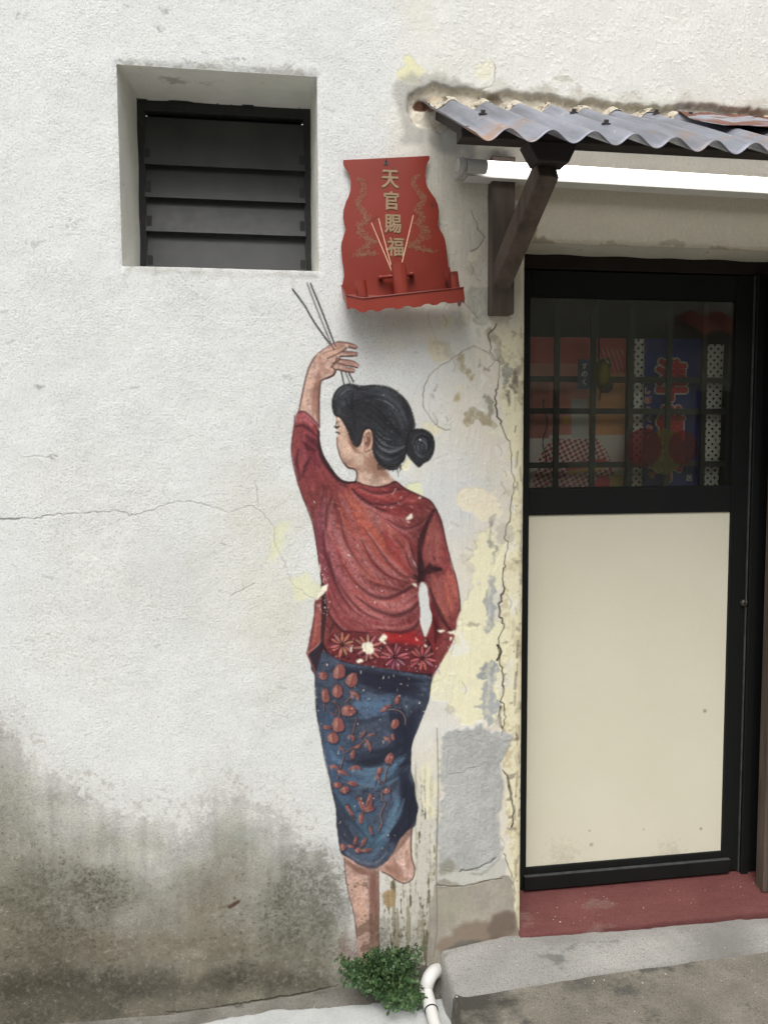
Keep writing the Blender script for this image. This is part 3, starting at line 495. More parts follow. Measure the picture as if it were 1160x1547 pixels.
# right sleeve
H([(880, 330), (850, 450), (830, 560), (860, 640)], [(930, 360), (940, 480), (960, 580), (980, 660)], 60, [(168, 96, 92), (150, 76, 74), (184, 88, 72), (128, 48, 50)], seed=31)
H([(850, 700), (880, 800), (900, 900), (960, 1000)], [(1000, 650), (1030, 760), (1045, 860), (1040, 940)], 100, [(176, 90, 80), (160, 72, 66), (190, 96, 78), (150, 84, 84)], seed=32)
H([(870, 800), (890, 920), (930, 1040), (960, 1100)], [(850, 1080), (870, 1150), (880, 1220), (890, 1290)], 80, [(104, 28, 34), (130, 36, 40), (84, 22, 30), (150, 44, 46)], seed=33)
for q, w in [([(865, 780), (900, 880), (950, 980), (1000, 1050)], 4), ([(890, 960), (905, 1040), (900, 1120)], 4), ([(850, 1090), (868, 1160), (876, 1260)], 4), ([(836, 1100), (856, 1130), (872, 1180)], 3.5)]:
    stroke(z1(q), [w * .3, w, w * .4], (56, 18, 26), .75, 2.5, c, .35)
stroke(z1([(905, 290), (940, 380), (965, 490), (1000, 620), (1030, 720), (1050, 830), (1056, 920)]), 1.3, (52, 34, 34), .65, 1.4, dry=.5)
# left sleeve
def H8(A, B, n, cols, w, al, seed, part=(.2, .6)): hatch(z8(A), z8(B), n, cols, w, al, c, seed, 4, 2, part, .4)
H8([(110, 830), (90, 960), (100, 1080), (150, 1200)], [(230, 860), (235, 960), (270, 1080), (380, 1190)], 110, [(150, 58, 66), (124, 40, 50), (166, 84, 92), (104, 34, 44), (140, 60, 60)], (2, 5), (.3, .6), 41)
H8([(150, 1060), (160, 1150), (190, 1240), (200, 1300)], [(280, 1100), (330, 1180), (380, 1230), (340, 1280)], 50, [(158, 66, 64), (176, 88, 84), (130, 48, 54)], (2, 5), (.3, .6), 42)
H8([(105, 800), (140, 788), (180, 805), (220, 850)], [(100, 840), (140, 825), (180, 845), (225, 885)], 26, [(176, 84, 92), (160, 70, 78), (196, 110, 116)], (1.5, 3.5), (.4, .7), 43)
for q, w in [([(100, 870), (140, 862), (190, 890), (232, 930)], 3), ([(150, 960), (175, 990), (220, 1010)], 3.5), ([(165, 920), (210, 960), (238, 1000)], 4), ([(190, 1050), (160, 1100), (145, 1160)], 3.2), ([(235, 890), (238, 980), (260, 1050), (300, 1120), (350, 1180)], 4), ([(120, 1000), (110, 1080), (130, 1170)], 2.5)]:
    stroke(z8(q), [w * .4, w, w * .4], (64, 22, 32), .7, 2.5, c, .35)
stroke(z8([(120, 785), (150, 779), (182, 800), (210, 830), (240, 866)]), 1.2, (70, 34, 40), .7, 1.1, dry=.2)
stroke([(445, 628), (444, 652), (441, 670), (441, 690), (446, 714), (454, 741), (463, 765), (472, 790), (478, 820), (483, 855), (486, 880)], 1.1, (66, 30, 36), .6, 1.4, dry=.5)
stroke([(482, 652), (482, 668), (487, 688), (497, 706), (510, 722), (523, 729), (537, 728)], [1.4, 2.2, 3.2, 2.4, 1.4], (44, 24, 28), .9, 1.2, dry=.2)
stroke([(537, 727), (552, 733), (570, 736), (585, 733), (597, 728), (612, 738), (633, 748), (650, 757), (660, 772)], 1.2, (62, 26, 32), .75, 1.1, dry=.3)
# side slit of the blouse
H([(165, 870), (160, 950), (140, 1080), (110, 1190)], [(195, 900), (190, 1000), (180, 1100), (130, 1180)], 40, [(164, 84, 76), (150, 66, 62), (180, 104, 92)], (2, 4), (.4, .7), seed=51)
fill(z1([(190, 1105), (186, 1180), (184, 1330), (150, 1330), (118, 1230), (106, 1190)]), (38, 34, 46), .9, 1, 2); stroke(z1([(98, 1190), (150, 1150), (190, 1105)]), 1.3, (190, 120, 108), .8, 1.2); stroke(z1([(100, 1195), (130, 1260), (162, 1340)]), 1.5, (150, 84, 78), .7, 1.2, dry=.2)
stroke(z1([(196, 760), (205, 900), (200, 1000), (195, 1100), (190, 1180)]), [2.5, 4, 3.5, 2], (44, 22, 30), .85, 2, dry=.25); stroke(z1([(150, 868), (146, 950), (122, 1080), (97, 1190)]), 1.0, (90, 44, 44), .6, 1.1, dry=.3)
# embroidered band
fill(z1([(230, 1090), (300, 1050), (400, 1060), (520, 1085), (560, 1120), (700, 1130), (865, 1150), (872, 1318), (700, 1302), (550, 1280), (400, 1258), (290, 1228), (232, 1190)]), (104, 32, 40), .85, 2, 3, clip=c)
for i in range(90):
    g = random.Random(600 + i); x = g.uniform(240, 865); y = 1075 + (x - 240) * .14 + g.uniform(0, 140)
    stroke(z1([(x, y), (x + g.uniform(-16, 16), y + g.uniform(-16, 16))]), g.uniform(.8, 2.2), g.choice([(60, 20, 28), (150, 70, 70), (176, 96, 92), (50, 18, 26)]), .7, 1.2, c)
for cx, cy, r, col in [(318, 1133, 78, (182, 112, 98)), (480, 1150, 84, (178, 110, 98)), (648, 1212, 84, (176, 88, 96)), (818, 1218, 82, (176, 84, 92))]:
    n = 11
    for k in range(n):
        a = 6.283 * k / n + .3 * random.random(); r1 = r * random.uniform(.82, 1.05)
        p0 = (cx + .2 * r * math.cos(a), cy + .2 * r * math.sin(a)); p1 = (cx + r1 * math.cos(a), cy + r1 * math.sin(a)); pm_ = ((p0[0] + p1[0]) / 2, (p0[1] + p1[1]) / 2)
        stroke(z1([p0, pm_, p1]), [1.6, 4.0, 2.6], (58, 20, 28), .75, 1.2, c); stroke(z1([p0, pm_, p1]), [.6, 2.5, 1.6], [v * random.uniform(.85, 1.12) for v in col], .95, 1.0, c)
    for k in range(6): stroke(z1([(cx + random.uniform(-14, 14), cy + random.uniform(-14, 14))] * 2), 1.1, (54, 16, 24), .8, 1.0, c)
stroke(z1([(200, 1140), (232, 1195), (292, 1232), (400, 1262), (550, 1285), (700, 1308), (872, 1326)]), 2.2, (34, 20, 30), .85, 1.5, dry=.15)
stroke(z1([(240, 1060), (270, 1000), (310, 1045), (400, 1055), (470, 1060)]), 1.6, (60, 24, 30), .6, 1.5, c, .2)
for q in [[(652, 160), (646, 172), (632, 192)], [(690, 205), (682, 216)], [(668, 244), (670, 250)], [(585, 270), (588, 272)], [(624, 278), (626, 280)]]: stroke(z1(q), .8, (214, 190, 180), .8, .9, c, .1)
# ---- skirt
MASK['skirt'] *= 1 - MASK['blouse']
c = lay('skirt', (64, 72, 88), .10)
def H2(A, B, n, cols, w=(2, 6), al=(.25, .5), seed=0, part=(.2, .6), jit=5): hatch(z2(A), z2(B), n, cols, w, al, c, seed, jit, 2.5, part, .45)
H2([(130, 150), (300, 170), (560, 200), (830, 230)], [(400, 260), (560, 300), (700, 330), (810, 380)], 90, [(35, 37, 53), (41, 43, 60), (30, 31, 44)], seed=61)
H2([(330, 330), (430, 330), (540, 350), (620, 330)], [(330, 470), (430, 470), (540, 440), (600, 400)], 50, [(86, 110, 138), (78, 100, 128), (96, 118, 145)], seed=62)
H2([(560, 420), (600, 520), (620, 640), (600, 800)], [(780, 400), (740, 560), (720, 700), (700, 900)], 110, [(37, 41, 56), (32, 35, 49), (44, 51, 69)], seed=63)
H2([(140, 400), (170, 600), (220, 800), (260, 1000)], [(260, 420), (300, 600), (330, 800), (380, 980)], 90, [(65, 84, 108), (54, 71, 94), (75, 96, 123)], seed=64)
H2([(300, 640), (420, 680), (540, 680), (640, 600)], [(320, 740), (430, 770), (540, 770), (640, 700)], 50, [(37, 42, 55), (44, 53, 69)], seed=65)
H2([(280, 760), (400, 800), (560, 780), (700, 680)], [(300, 860), (420, 900), (560, 880), (700, 780)], 50, [(82, 108, 131), (71, 94, 119), (96, 122, 142)], seed=66)
H2([(230, 960), (300, 1060), (380, 1150), (470, 1200)], [(260, 900), (350, 1000), (440, 1040), (560, 980)], 60, [(73, 96, 120), (63, 84, 106)], seed=67)
H2([(620, 780), (660, 900), (640, 1060), (540, 1220)], [(740, 900), (745, 1040), (720, 1140), (600, 1300)], 100, [(35, 37, 53), (42, 47, 65), (30, 33, 45)], seed=68)
H2([(560, 900), (620, 980), (580, 1120), (480, 1260)], [(640, 980), (640, 1080), (560, 1220), (480, 1320)], 40, [(92, 120, 141), (78, 102, 125)], seed=69)
H2([(255, 1180), (340, 1290), (450, 1330), (560, 1290)], [(290, 1330), (380, 1400), (470, 1420), (580, 1360)], 60, [(70, 86, 107), (53, 63, 82), (101, 114, 131)], seed=70)
H2([(380, 1060), (460, 1160), (520, 1200), (560, 1180)], [(330, 1130), (400, 1240), (480, 1290), (560, 1260)], 50, [(66, 92, 112), (76, 102, 122), (55, 76, 95)], seed=71)
for q, w, col, a in [([(300, 750), (420, 765), (540, 730), (640, 650)], 6, (30, 33, 44), .6), ([(230, 960), (300, 1080), (360, 1150), (430, 1230)], 4, (33, 37, 49), .5), ([(250, 1090), (300, 1210), (370, 1290)], 9, (40, 41, 55), .6), ([(520, 900), (640, 820), (700, 740)], 5, (32, 35, 47), .55), ([(300, 500), (430, 500), (520, 470)], 4, (38, 47, 63), .5),
    ([(600, 1220), (660, 1100), (690, 1000), (690, 900)], 12, (32, 35, 49), .5), ([(670, 990), (640, 1080), (580, 1180), (500, 1260)], 3.5, (107, 134, 151), .5), ([(280, 1300), (350, 1360), (430, 1395), (500, 1390), (560, 1330)], 3, (117, 122, 135), .6), ([(300, 1350), (380, 1400), (470, 1420), (540, 1392)], 2.6, (96, 60, 62), .45), ([(210, 690), (240, 740), (290, 760)], 5, (105, 134, 158), .5), ([(350, 400), (440, 380), (520, 380)], 8, (88, 114, 140), .45)]:
    stroke(z2(q), [w * .4, w, w * .5], col, a, 3, c, .4)
stroke([(x, y) for x, y in z2([(110, 200), (110, 300), (120, 450), (147, 600), (175, 760), (200, 850), (215, 930), (243, 1050), (248, 1150), (262, 1250), (278, 1322), (335, 1372), (400, 1415), (470, 1436), (512, 1424), (560, 1388)])], 1.2, (26, 26, 36), .6, 1.4, dry=.5)
stroke([(x, y) for x, y in z2([(838, 195), (834, 290), (822, 370), (792, 450), (748, 565), (716, 640), (713, 700), (712, 815), (733, 890), (740, 975), (757, 1045), (746, 1100), (735, 1160), (700, 1192), (645, 1250), (605, 1325), (560, 1388)])], 1.2, (22, 22, 34), .6, 1.4, dry=.5)
# printed leaves and blossoms, each a disc or petal with a dark edge
lf, lr = (186, 118, 104), (164, 74, 68)
def disc(x, y, rx, ry, rot=0, half=False):
    g = random.Random(int(x * 7 + y)); n = 16; q = []
    rot += g.uniform(-.35, .35)
    for k in range(n):
        a = 6.283 * k / n; u, v = math.cos(a), math.sin(a)
        if ry >= rx: v = math.copysign(abs(v) ** .8, v) * 1.08; u *= (1 - .28 * max(0, -v))
        else: u = math.copysign(abs(u) ** .8, u) * 1.08; v *= (1 - .28 * max(0, u))
        u, v = u * rx, v * ry
        if half and v > 0: v *= -.25
        u *= g.uniform(.94, 1.06); q.append((x + u * math.cos(rot) - v * math.sin(rot), y + u * math.sin(rot) + v * math.cos(rot)))
    fill(z2([(x + (a - x) * 1.18 + 5, y + (b - y) * 1.15 + 4) for a, b in q]), (26, 30, 46), .7, 1, 2, clip=c)
    fill(z2(q), (162, 108, 98), .9, 1, 2, clip=c)
    hs2 = [p for p in q if (p[0] - x) * math.cos(rot) + (p[1] - y) * math.sin(rot) > -1]
    if len(hs2) > 3: fill(z2(hs2), (130, 70, 66), .7, 1, 1, clip=c)
    ax_, ay_ = (0, ry) if ry >= rx else (rx, 0)
    A_ = (x - ax_ * math.cos(rot) + ay_ * math.sin(rot), y - ax_ * math.sin(rot) - ay_ * math.cos(rot)); B_ = (x + ax_ * math.cos(rot) - ay_ * math.sin(rot), y + ax_ * math.sin(rot) + ay_ * math.cos(rot))
    if max(rx, ry) > 24 and not half: stroke(z2([A_, ((A_[0] + B_[0]) / 2 + 3, (A_[1] + B_[1]) / 2), B_]), .6, (70, 36, 42), .6, 1.2, c, .3)
    stroke(z2([(x - rx * .35, y - ry * .35), (x - rx * .3, y + ry * .1)]), min(rx, ry) / 4.18 * .3, (192, 138, 122), .55, 1.6, c, .5)
for q in [[(190, 370), (240, 385), (262, 430), (258, 480)], [(300, 380), (330, 350), (345, 350)], [(165, 370), (165, 430)], [(205, 440), (230, 460), (245, 430)], [(370, 480), (350, 560), (330, 600)], [(540, 430), (600, 425), (650, 440), (676, 480), (676, 520)], [(300, 700), (340, 670), (400, 640), (430, 610)], [(250, 860), (290, 720)], [(535, 940), (530, 990), (550, 1020), (530, 1060), (520, 1100), (530, 1140), (510, 1190)], [(600, 760), (560, 800), (545, 880)], [(500, 860), (540, 900)]]:
    stroke(z2([(x + 5, y + 3) for x, y in q]), 1.1, (30, 31, 40), .8, 1, c); stroke(z2(q), .9, (150, 118, 110) if q[0][0] > 500 else (140, 92, 84), .75, 1, c)
for a in [(158, 208, 30, 26, 0, 0), (258, 185, 38, 45, 0, 0), (342, 235, 36, 40, 0, 0), (168, 330, 28, 40, .2, 0), (250, 310, 32, 40, 0, 0), (355, 345, 40, 34, .6, 1), (318, 432, 42, 36, .2, 0), (253, 522, 40, 44, 0, 0), (180, 538, 26, 14, .2, 0), (218, 603, 34, 36, 0, 0), (330, 605, 28, 28, .9, 1), (402, 575, 26, 15, 1.8, 1), (462, 592, 30, 14, -.1, 1), (440, 655, 40, 26, 1.0, 1), (378, 664, 18, 10, -.3, 0), (268, 680, 28, 16, 1.0, 1), (345, 712, 14, 30, 0, 0), (628, 365, 14, 28, 0, 0), (560, 425, 38, 22, -.4, 1), (612, 510, 26, 30, 0, 0), (560, 615, 28, 22, .5, 1), (600, 595, 10, 20, 0, 0), (575, 735, 24, 34, .3, 0), (518, 812, 16, 26, .1, 0), (497, 862, 28, 20, 1.2, 1), (562, 938, 24, 14, -.3, 0),
    (222, 800, 34, 26, .3, 1), (275, 830, 40, 24, 0, 1), (358, 808, 36, 26, -.1, 1), (250, 900, 26, 20, -.3, 0), (342, 892, 34, 16, .2, 0), (300, 935, 28, 26, 0, 0), (395, 1020, 16, 44, -.2, 0), (450, 1000, 18, 42, .7, 0), (448, 1052, 34, 16, -.4, 0), (398, 1110, 16, 34, -.1, 0), (328, 1070, 10, 50, -.5, 0), (458, 1185, 9, 34, -.3, 0),
    (364, 1250, 9, 32, 0, 0), (412, 1265, 10, 30, .5, 0), (335, 1290, 22, 10, .5, 0), (378, 1320, 18, 18, 0, 0), (430, 1318, 40, 9, -.1, 0), (285, 1290, 14, 22, -.5, 0)]:
    disc(*a)
for i in range(26): g = random.Random(700 + i); x, y = g.uniform(240, 560), g.uniform(900, 1220); a = g.uniform(-2, .5); stroke(z2([(x, y), (x + 24 * math.cos(a), y + 20 * math.sin(a) - 8), (x + 44 * math.cos(a), y + 40 * math.sin(a))]), [.3, 1.3, .3], (37, 44, 57), .7, 1.1, c)
# ---- legs
MASK['standing_leg'] *= 1 - MASK['skirt']; MASK['raised_foot'] *= 1 - MASK['skirt']
c = lay('standing_leg', (198, 158, 142), .08)
hatch(z7([(330, 380), (340, 500), (345, 620), (345, 760)]), z7([(376, 380), (378, 500), (380, 620), (378, 780)]), 50, [(134, 90, 76), (116, 76, 66), (156, 106, 90)], (2, 5), (.3, .55), c, 81, 3, 3, (.15, .5))
hatch(z7([(225, 380), (245, 500), (270, 620), (290, 760)]), z7([(280, 360), (290, 480), (305, 600), (310, 720)]), 26, [(214, 166, 142), (204, 154, 130)], (3, 6), (.2, .4), c, 82, 3, 3, (.15, .4))
hatch(z7([(200, 320), (270, 370), (340, 390), (380, 390)]), z7([(205, 350), (270, 400), (330, 415), (378, 410)]), 20, [(140, 94, 78), (120, 78, 66)], (2, 4), (.3, .5), c, 83, 2, 3, (.2, .5))
for q, w in [([(206, 330), (212, 420), (225, 500), (246, 580), (262, 660), (270, 740)], 1.3), ([(380, 376), (382, 500), (384, 600), (380, 700), (386, 785)], 1.6)]: stroke(z7(q), w * .8, (84, 58, 52), .65, 1.4, dry=.5)
a = MASK['standing_leg'] * sm(-.1, .5, N_sm + .6 * N_fine + .006 * (PY - 1410)) * .75; CAN[:] = CAN * (1 - a[..., None]) + srgb((112, 86, 68)) * a[..., None]
c = lay('raised_foot', (200, 160, 144), .08)
hatch(z7([(380, 372), (420, 400), (470, 430), (510, 452)]), z7([(450, 300), (470, 350), (500, 400), (540, 440)]), 36, [(160, 110, 88), (176, 124, 102), (144, 98, 80)], (2, 5), (.25, .5), c, 84, 3, 3, (.2, .5))
hatch(z7([(520, 220), (515, 300), (520, 360), (530, 400)]), z7([(545, 200), (545, 300), (552, 350), (556, 400)]), 16, [(154, 104, 86), (214, 170, 146)], (2, 4), (.25, .5), c, 85, 3, 3, (.2, .5))
stroke(z7([(440, 310), (480, 270), (545, 190)]), 5, (120, 80, 68), .6, 3, c); stroke(z7([(520, 420), (535, 405), (545, 420)]), 4, (222, 176, 160), .6, 2.5, c)
stroke(z7([(400, 400), (440, 420), (468, 440), (492, 453), (516, 459), (545, 447), (563, 422), (567, 380), (553, 330), (549, 250), (553, 170)]), 1.3, (84, 54, 48), .8, 1.2, dry=.3)
# ---- chips where the paint has come away, down to the cream coat
chip = (240, 234, 208)
for q in [[(790, 205), (805, 198), (800, 220), (792, 222)], [(725, 318), (745, 310), (738, 345), (722, 358), (708, 352), (716, 332)], [(712, 365), (733, 368), (732, 376), (716, 374)], [(755, 756), (780, 752), (790, 770), (792, 784), (776, 776), (758, 768)], [(200, 765), (222, 758), (232, 790), (215, 805), (200, 830), (180, 848), (162, 862), (156, 850), (172, 820), (180, 785)],
    [(548, 1100), (575, 1070), (604, 1082), (600, 1100), (580, 1110), (588, 1135), (572, 1128), (552, 1110)], [(455, 1130), (480, 1118), (510, 1130), (516, 1160), (500, 1185), (476, 1188), (456, 1168), (448, 1150)], [(372, 1158), (388, 1152), (388, 1180), (376, 1190)], [(412, 1230), (450, 1228), (452, 1245), (425, 1256), (414, 1248)], [(770, 1090), (790, 1104), (800, 1110), (780, 1108)], [(838, 1128), (862, 1138), (846, 1148)],
    [(918, 1040), (970, 1046), (968, 1054), (940, 1062), (928, 1056)], [(985, 1065), (1010, 1056), (1036, 1046), (1050, 960), (1060, 980), (1050, 1060), (1030, 1085), (1005, 1082)], [(996, 1098), (1014, 1094), (1006, 1116), (1000, 1114)], [(178, 650), (186, 640), (190, 700), (180, 690)]]:
    s, m = fill(z1(q), chip, .97, 1, 3); BMP[s] -= .8 * m
for i in range(150):
    g = random.Random(800 + i)
    if i < 60: x, y = g.uniform(475, 655), g.uniform(730, 1290)
    elif i < 105: x, y = g.gauss(488, 5), g.uniform(850, 930)
    else: x, y = g.uniform(530, 690), g.uniform(960, 1080)
    if MASK['blouse'][tuple(int(v) for v in tex(np.array([[x, y]]))[::-1])] + MASK['skirt'][tuple(int(v) for v in tex(np.array([[x, y]]))[::-1])] < .5: continue
    stroke([(x, y), (x + g.gauss(0, .9), y + g.gauss(0, 1.2))], g.uniform(.3, .9), (224, 214, 200), .8, .8)
ALLM = np.maximum.reduce([MASK[k] for k in O])
sk = np.maximum.reduce([MASK[k] for k in ('arm', 'hand', 'head', 'standing_leg', 'raised_foot')]) * (1 - MASK['blouse']) * (1 - MASK['hair'])
gy = CAN.mean(2, keepdims=True); a = (.20 * sk + .15 * MASK['blouse'])[..., None]; CAN[:] = CAN * (1 - a) + (gy * 1.05 + .01) * a
hi_ = blur(np.clip(N_mid, -1, 1), 2) * MASK['blouse']; CAN[:] *= 1 + (.06 * hi_)[..., None]
CAN[:] *= 1 + (ALLM * (.05 * N_fine + .04 * N_grain))[..., None]
STU[:] = np.where(ALLM > .5, STU * .75, STU)
lowfade = MASK['standing_leg'] * 0
CAN[:] = np.clip(CAN * (1 + .02 * N_grain[..., None] * 1.0), 0.02, .97)
# ------------------------------------------------------------------ materials
KALB = 1.0
def lin(c):
    c = np.asarray(c, np.float32) / 255.0
    return np.where(c <= .04045, c / 12.92, ((c + .055) / 1.055) ** 2.4)
def new_image(name, arr, data=False):
    h, w, _ = arr.shape
    im = bpy.data.images.new(name, w, h, alpha=False, float_buffer=True, is_data=data)
    buf = np.ones((h, w, 4), np.float32); buf[..., :arr.shape[2]] = arr
    im.pixels.foreach_set(buf.ravel()); im.update(); im.pack(); return im
def mat(name):
    m = bpy.data.materials.new(name); m.use_nodes = True; t = m.node_tree
    return m, t.nodes, t.links, t.nodes['Principled BSDF']
def nd(n, t, **k):
    x = n.new(t)
    for a, b in k.items():
        if a in x.inputs: x.inputs[a].default_value = b
        else: setattr(x, a, b)
    return x
def ramp(n, l, src, stops):
    r = n.new('ShaderNodeValToRGB'); e = r.color_ramp.elements
    while len(e) < len(stops): e.new(.5)
    for i, (p, c) in enumerate(stops): e[i].position = p; e[i].color = (*c, 1) if len(c) == 3 else c
    l.new(src, r.inputs[0]); return r.outputs[0]
def mixc(n, l, fac, a, b, mode='MIX'):
    x = n.new('ShaderNodeMix'); x.data_type = 'RGBA'; x.blend_type = mode
    if isinstance(fac, (int, float)): x.inputs[0].default_value = fac
    else: l.new(fac, x.inputs[0])
    for i, v in ((6, a), (7, b)):
        if isinstance(v, tuple): x.inputs[i].default_value = (*v, 1)
        else: l.new(v, x.inputs[i])
    return x.outputs[2]
def surf(name, c1, c2, scale=8, rough=.8, bump=.3, bscale=60, metal=0, c3=None, t3=.62, s3=5, stretch=None, dist=.004, spec=.5, coat=0, rvar=.1, speck=0):
    """two-tone noisy surface with an optional third colour in blotches and a fine bump; colours are linear albedos"""
    m, n, l, p = mat(name)
    tc = n.new('ShaderNodeTexCoord'); mp = n.new('ShaderNodeMapping'); l.new(tc.outputs['Object'], mp.inputs[0])
    if stretch: mp.inputs['Scale'].default_value = stretch
    no = nd(n, 'ShaderNodeTexNoise', Scale=scale, Detail=8.0, Roughness=.6); l.new(mp.outputs[0], no.inputs[0])
    c = ramp(n, l, no.outputs[0], [(.3, c1), (.7, c2)])
    if c3:
        n3 = nd(n, 'ShaderNodeTexNoise', Scale=s3, Detail=10.0, Roughness=.65); l.new(mp.outputs[0], n3.inputs[0])
        f = ramp(n, l, n3.outputs[0], [(t3, (0, 0, 0)), (t3 + .06, (1, 1, 1))]); c = mixc(n, l, f, c, c3)
    if speck:
        ns = nd(n, 'ShaderNodeTexNoise', Scale=260.0, Detail=3.0, Roughness=.7); l.new(tc.outputs['Object'], ns.inputs[0])
        c = mixc(n, l, speck, c, ramp(n, l, ns.outputs[0], [(.36, (.30, .30, .29)), (.47, (1, 1, 1)), (.62, (1.0, 1.0, 1.0)), (.70, (1.6, 1.55, 1.5))]), 'MULTIPLY')
    l.new(c, p.inputs['Base Color'])
    nb = nd(n, 'ShaderNodeTexNoise', Scale=bscale, Detail=6.0, Roughness=.6); l.new(mp.outputs[0], nb.inputs[0])
    b = nd(n, 'ShaderNodeBump', Strength=bump, Distance=dist); l.new(nb.outputs[0], b.inputs['Height']); l.new(b.outputs[0], p.inputs['Normal'])
    rr = nd(n, 'ShaderNodeMapRange'); rr.inputs['To Min'].default_value = rough - rvar; rr.inputs['To Max'].default_value = min(1, rough + rvar)
    l.new(nb.outputs[0], rr.inputs[0]); l.new(rr.outputs[0], p.inputs['Roughness'])
    p.inputs['Metallic'].default_value = metal; p.inputs['Specular IOR Level'].default_value = spec; p.inputs['Coat Weight'].default_value = coat
    return m

col_im = new_image('plaster_colour', lin(CAN * 255) * KALB)
rel = np.zeros((NZ, NX, 3), np.float32); rel[..., 0] = BMP; rel[..., 1] = np.clip(STU, 0, 1); rel[..., 2] = ALLM
rel_im = new_image('plaster_relief', rel, True)
def plaster():
    m, n, l, p = mat('painted_plaster')
    uv = n.new('ShaderNodeUVMap'); tc = n.new('ShaderNodeTexCoord')
    ci = n.new('ShaderNodeTexImage'); ci.image = col_im; ci.extension = 'MIRROR'; ci.interpolation = 'Cubic'; l.new(uv.outputs[0], ci.inputs[0])
    ri = n.new('ShaderNodeTexImage'); ri.image = rel_im; ri.extension = 'MIRROR'; ri.interpolation = 'Cubic'; l.new(uv.outputs[0], ri.inputs[0])
    sp = n.new('ShaderNodeSeparateColor'); l.new(ri.outputs[0], sp.inputs[0])
    n1 = nd(n, 'ShaderNodeTexNoise', Scale=165.0, Detail=2.0, Roughness=.5); l.new(tc.outputs['Object'], n1.inputs[0])
    n2 = nd(n, 'ShaderNodeTexNoise', Scale=52.0, Detail=2.0); l.new(tc.outputs['Object'], n2.inputs[0])
    inv = n.new('ShaderNodeMath'); inv.operation = 'MULTIPLY_ADD'; l.new(n2.outputs[0], inv.inputs[0]); inv.inputs[1].default_value = .9; l.new(n1.outputs[0], inv.inputs[2])
    big = nd(n, 'ShaderNodeTexNoise', Scale=7.0, Detail=4.0); l.new(tc.outputs['Object'], big.inputs[0])
    bg2 = ramp(n, l, big.outputs[0], [(.32, (.35, .35, .35)), (.62, (1, 1, 1))])
    hm0 = n.new('ShaderNodeMath'); hm0.operation = 'MULTIPLY'; l.new(inv.outputs[0], hm0.inputs[0]); l.new(sp.outputs[1], hm0.inputs[1])
    hm = n.new('ShaderNodeMath'); hm.operation = 'MULTIPLY'; l.new(hm0.outputs[0], hm.inputs[0]); l.new(bg2, hm.inputs[1])
    b1 = nd(n, 'ShaderNodeBump', Strength=.42, Distance=.0058); l.new(hm.outputs[0], b1.inputs['Height'])
    mp = n.new('ShaderNodeMapping'); mp.inputs['Scale'].default_value = (1, 1, .12); l.new(tc.outputs['Object'], mp.inputs[0])
    n3 = nd(n, 'ShaderNodeTexNoise', Scale=160.0, Detail=4.0); l.new(mp.outputs[0], n3.inputs[0])
    b2 = nd(n, 'ShaderNodeBump', Strength=.4, Distance=.003); l.new(n3.outputs[0], b2.inputs['Height']); l.new(b1.outputs[0], b2.inputs['Normal'])
    b3 = nd(n, 'ShaderNodeBump', Strength=1.0, Distance=.001); l.new(sp.outputs[0], b3.inputs['Height']); l.new(b2.outputs[0], b3.inputs['Normal'])
    l.new(b3.outputs[0], p.inputs['Normal'])
    # grain shading put into the colour: pits darkened, tops lightened
    dv = ramp(n, l, n1.outputs[0], [(.33, (.70, .695, .68)), (.45, (1, 1, 1)), (.60, (1, 1, 1)), (.68, (1.08, 1.08, 1.07))])
    dm = n.new('ShaderNodeMath'); dm.operation = 'MULTIPLY'; l.new(sp.outputs[1], dm.inputs[0]); dm.inputs[1].default_value = .6
    c = mixc(n, l, dm.outputs[0], ci.outputs[0], dv, 'MULTIPLY'); l.new(c, p.inputs['Base Color'])
    rg = nd(n, 'ShaderNodeMapRange'); l.new(sp.outputs[2], rg.inputs[0]); rg.inputs['To Min'].default_value = .92; rg.inputs['To Max'].default_value = .62
    l.new(rg.outputs[0], p.inputs['Roughness']); p.inputs['Specular IOR Level'].default_value = .3
    return m
def blot(m_, centre, r0, r1, col, scale=14):
    """a stain of its own shape on the slab: moss and soot gathered round one spot"""
    n, l = m_.node_tree.nodes, m_.node_tree.links; p = n['Principled BSDF']; src = p.inputs['Base Color'].links[0].from_socket
    ge = n.new('ShaderNodeNewGeometry'); vm = n.new('ShaderNodeVectorMath'); vm.operation = 'DISTANCE'; l.new(ge.outputs['Position'], vm.inputs[0]); vm.inputs[1].default_value = centre
    no = nd(n, 'ShaderNodeTexNoise', Scale=float(scale), Detail=8.0, Roughness=.7); l.new(ge.outputs['Position'], no.inputs[0])
    ma = n.new('ShaderNodeMath'); ma.operation = 'MULTIPLY_ADD'; l.new(no.outputs[0], ma.inputs[0]); ma.inputs[1].default_value = .35 if r1 > .06 else r1 * .9; l.new(vm.outputs['Value'], ma.inputs[2])
    f = ramp(n, l, ma.outputs[0], [(r0 + (.17 if r1 > .06 else .45 * r1), (.85, .85, .85)), (r1 + (.17 if r1 > .06 else .45 * r1), (0, 0, 0))]); l.new(mixc(n, l, f, src, col), p.inputs['Base Color'])
M = {}
M['plaster'] = plaster()
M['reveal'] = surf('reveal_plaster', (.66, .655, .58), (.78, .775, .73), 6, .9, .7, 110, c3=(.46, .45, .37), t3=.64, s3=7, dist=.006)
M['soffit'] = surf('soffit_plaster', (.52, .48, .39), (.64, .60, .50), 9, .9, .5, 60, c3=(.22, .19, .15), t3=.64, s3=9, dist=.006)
M['black'] = surf('black_door_paint', (.007, .008, .008), (.011, .012, .0115), 5, .5, .15, 40, c3=(.022, .024, .022), t3=.66, s3=14, dist=.001, stretch=(1, 1, .15), spec=.22)
M['dusty'] = surf('dusty_black_paint', (.030, .032, .030), (.075, .078, .074), 30, .7, .2, 60)
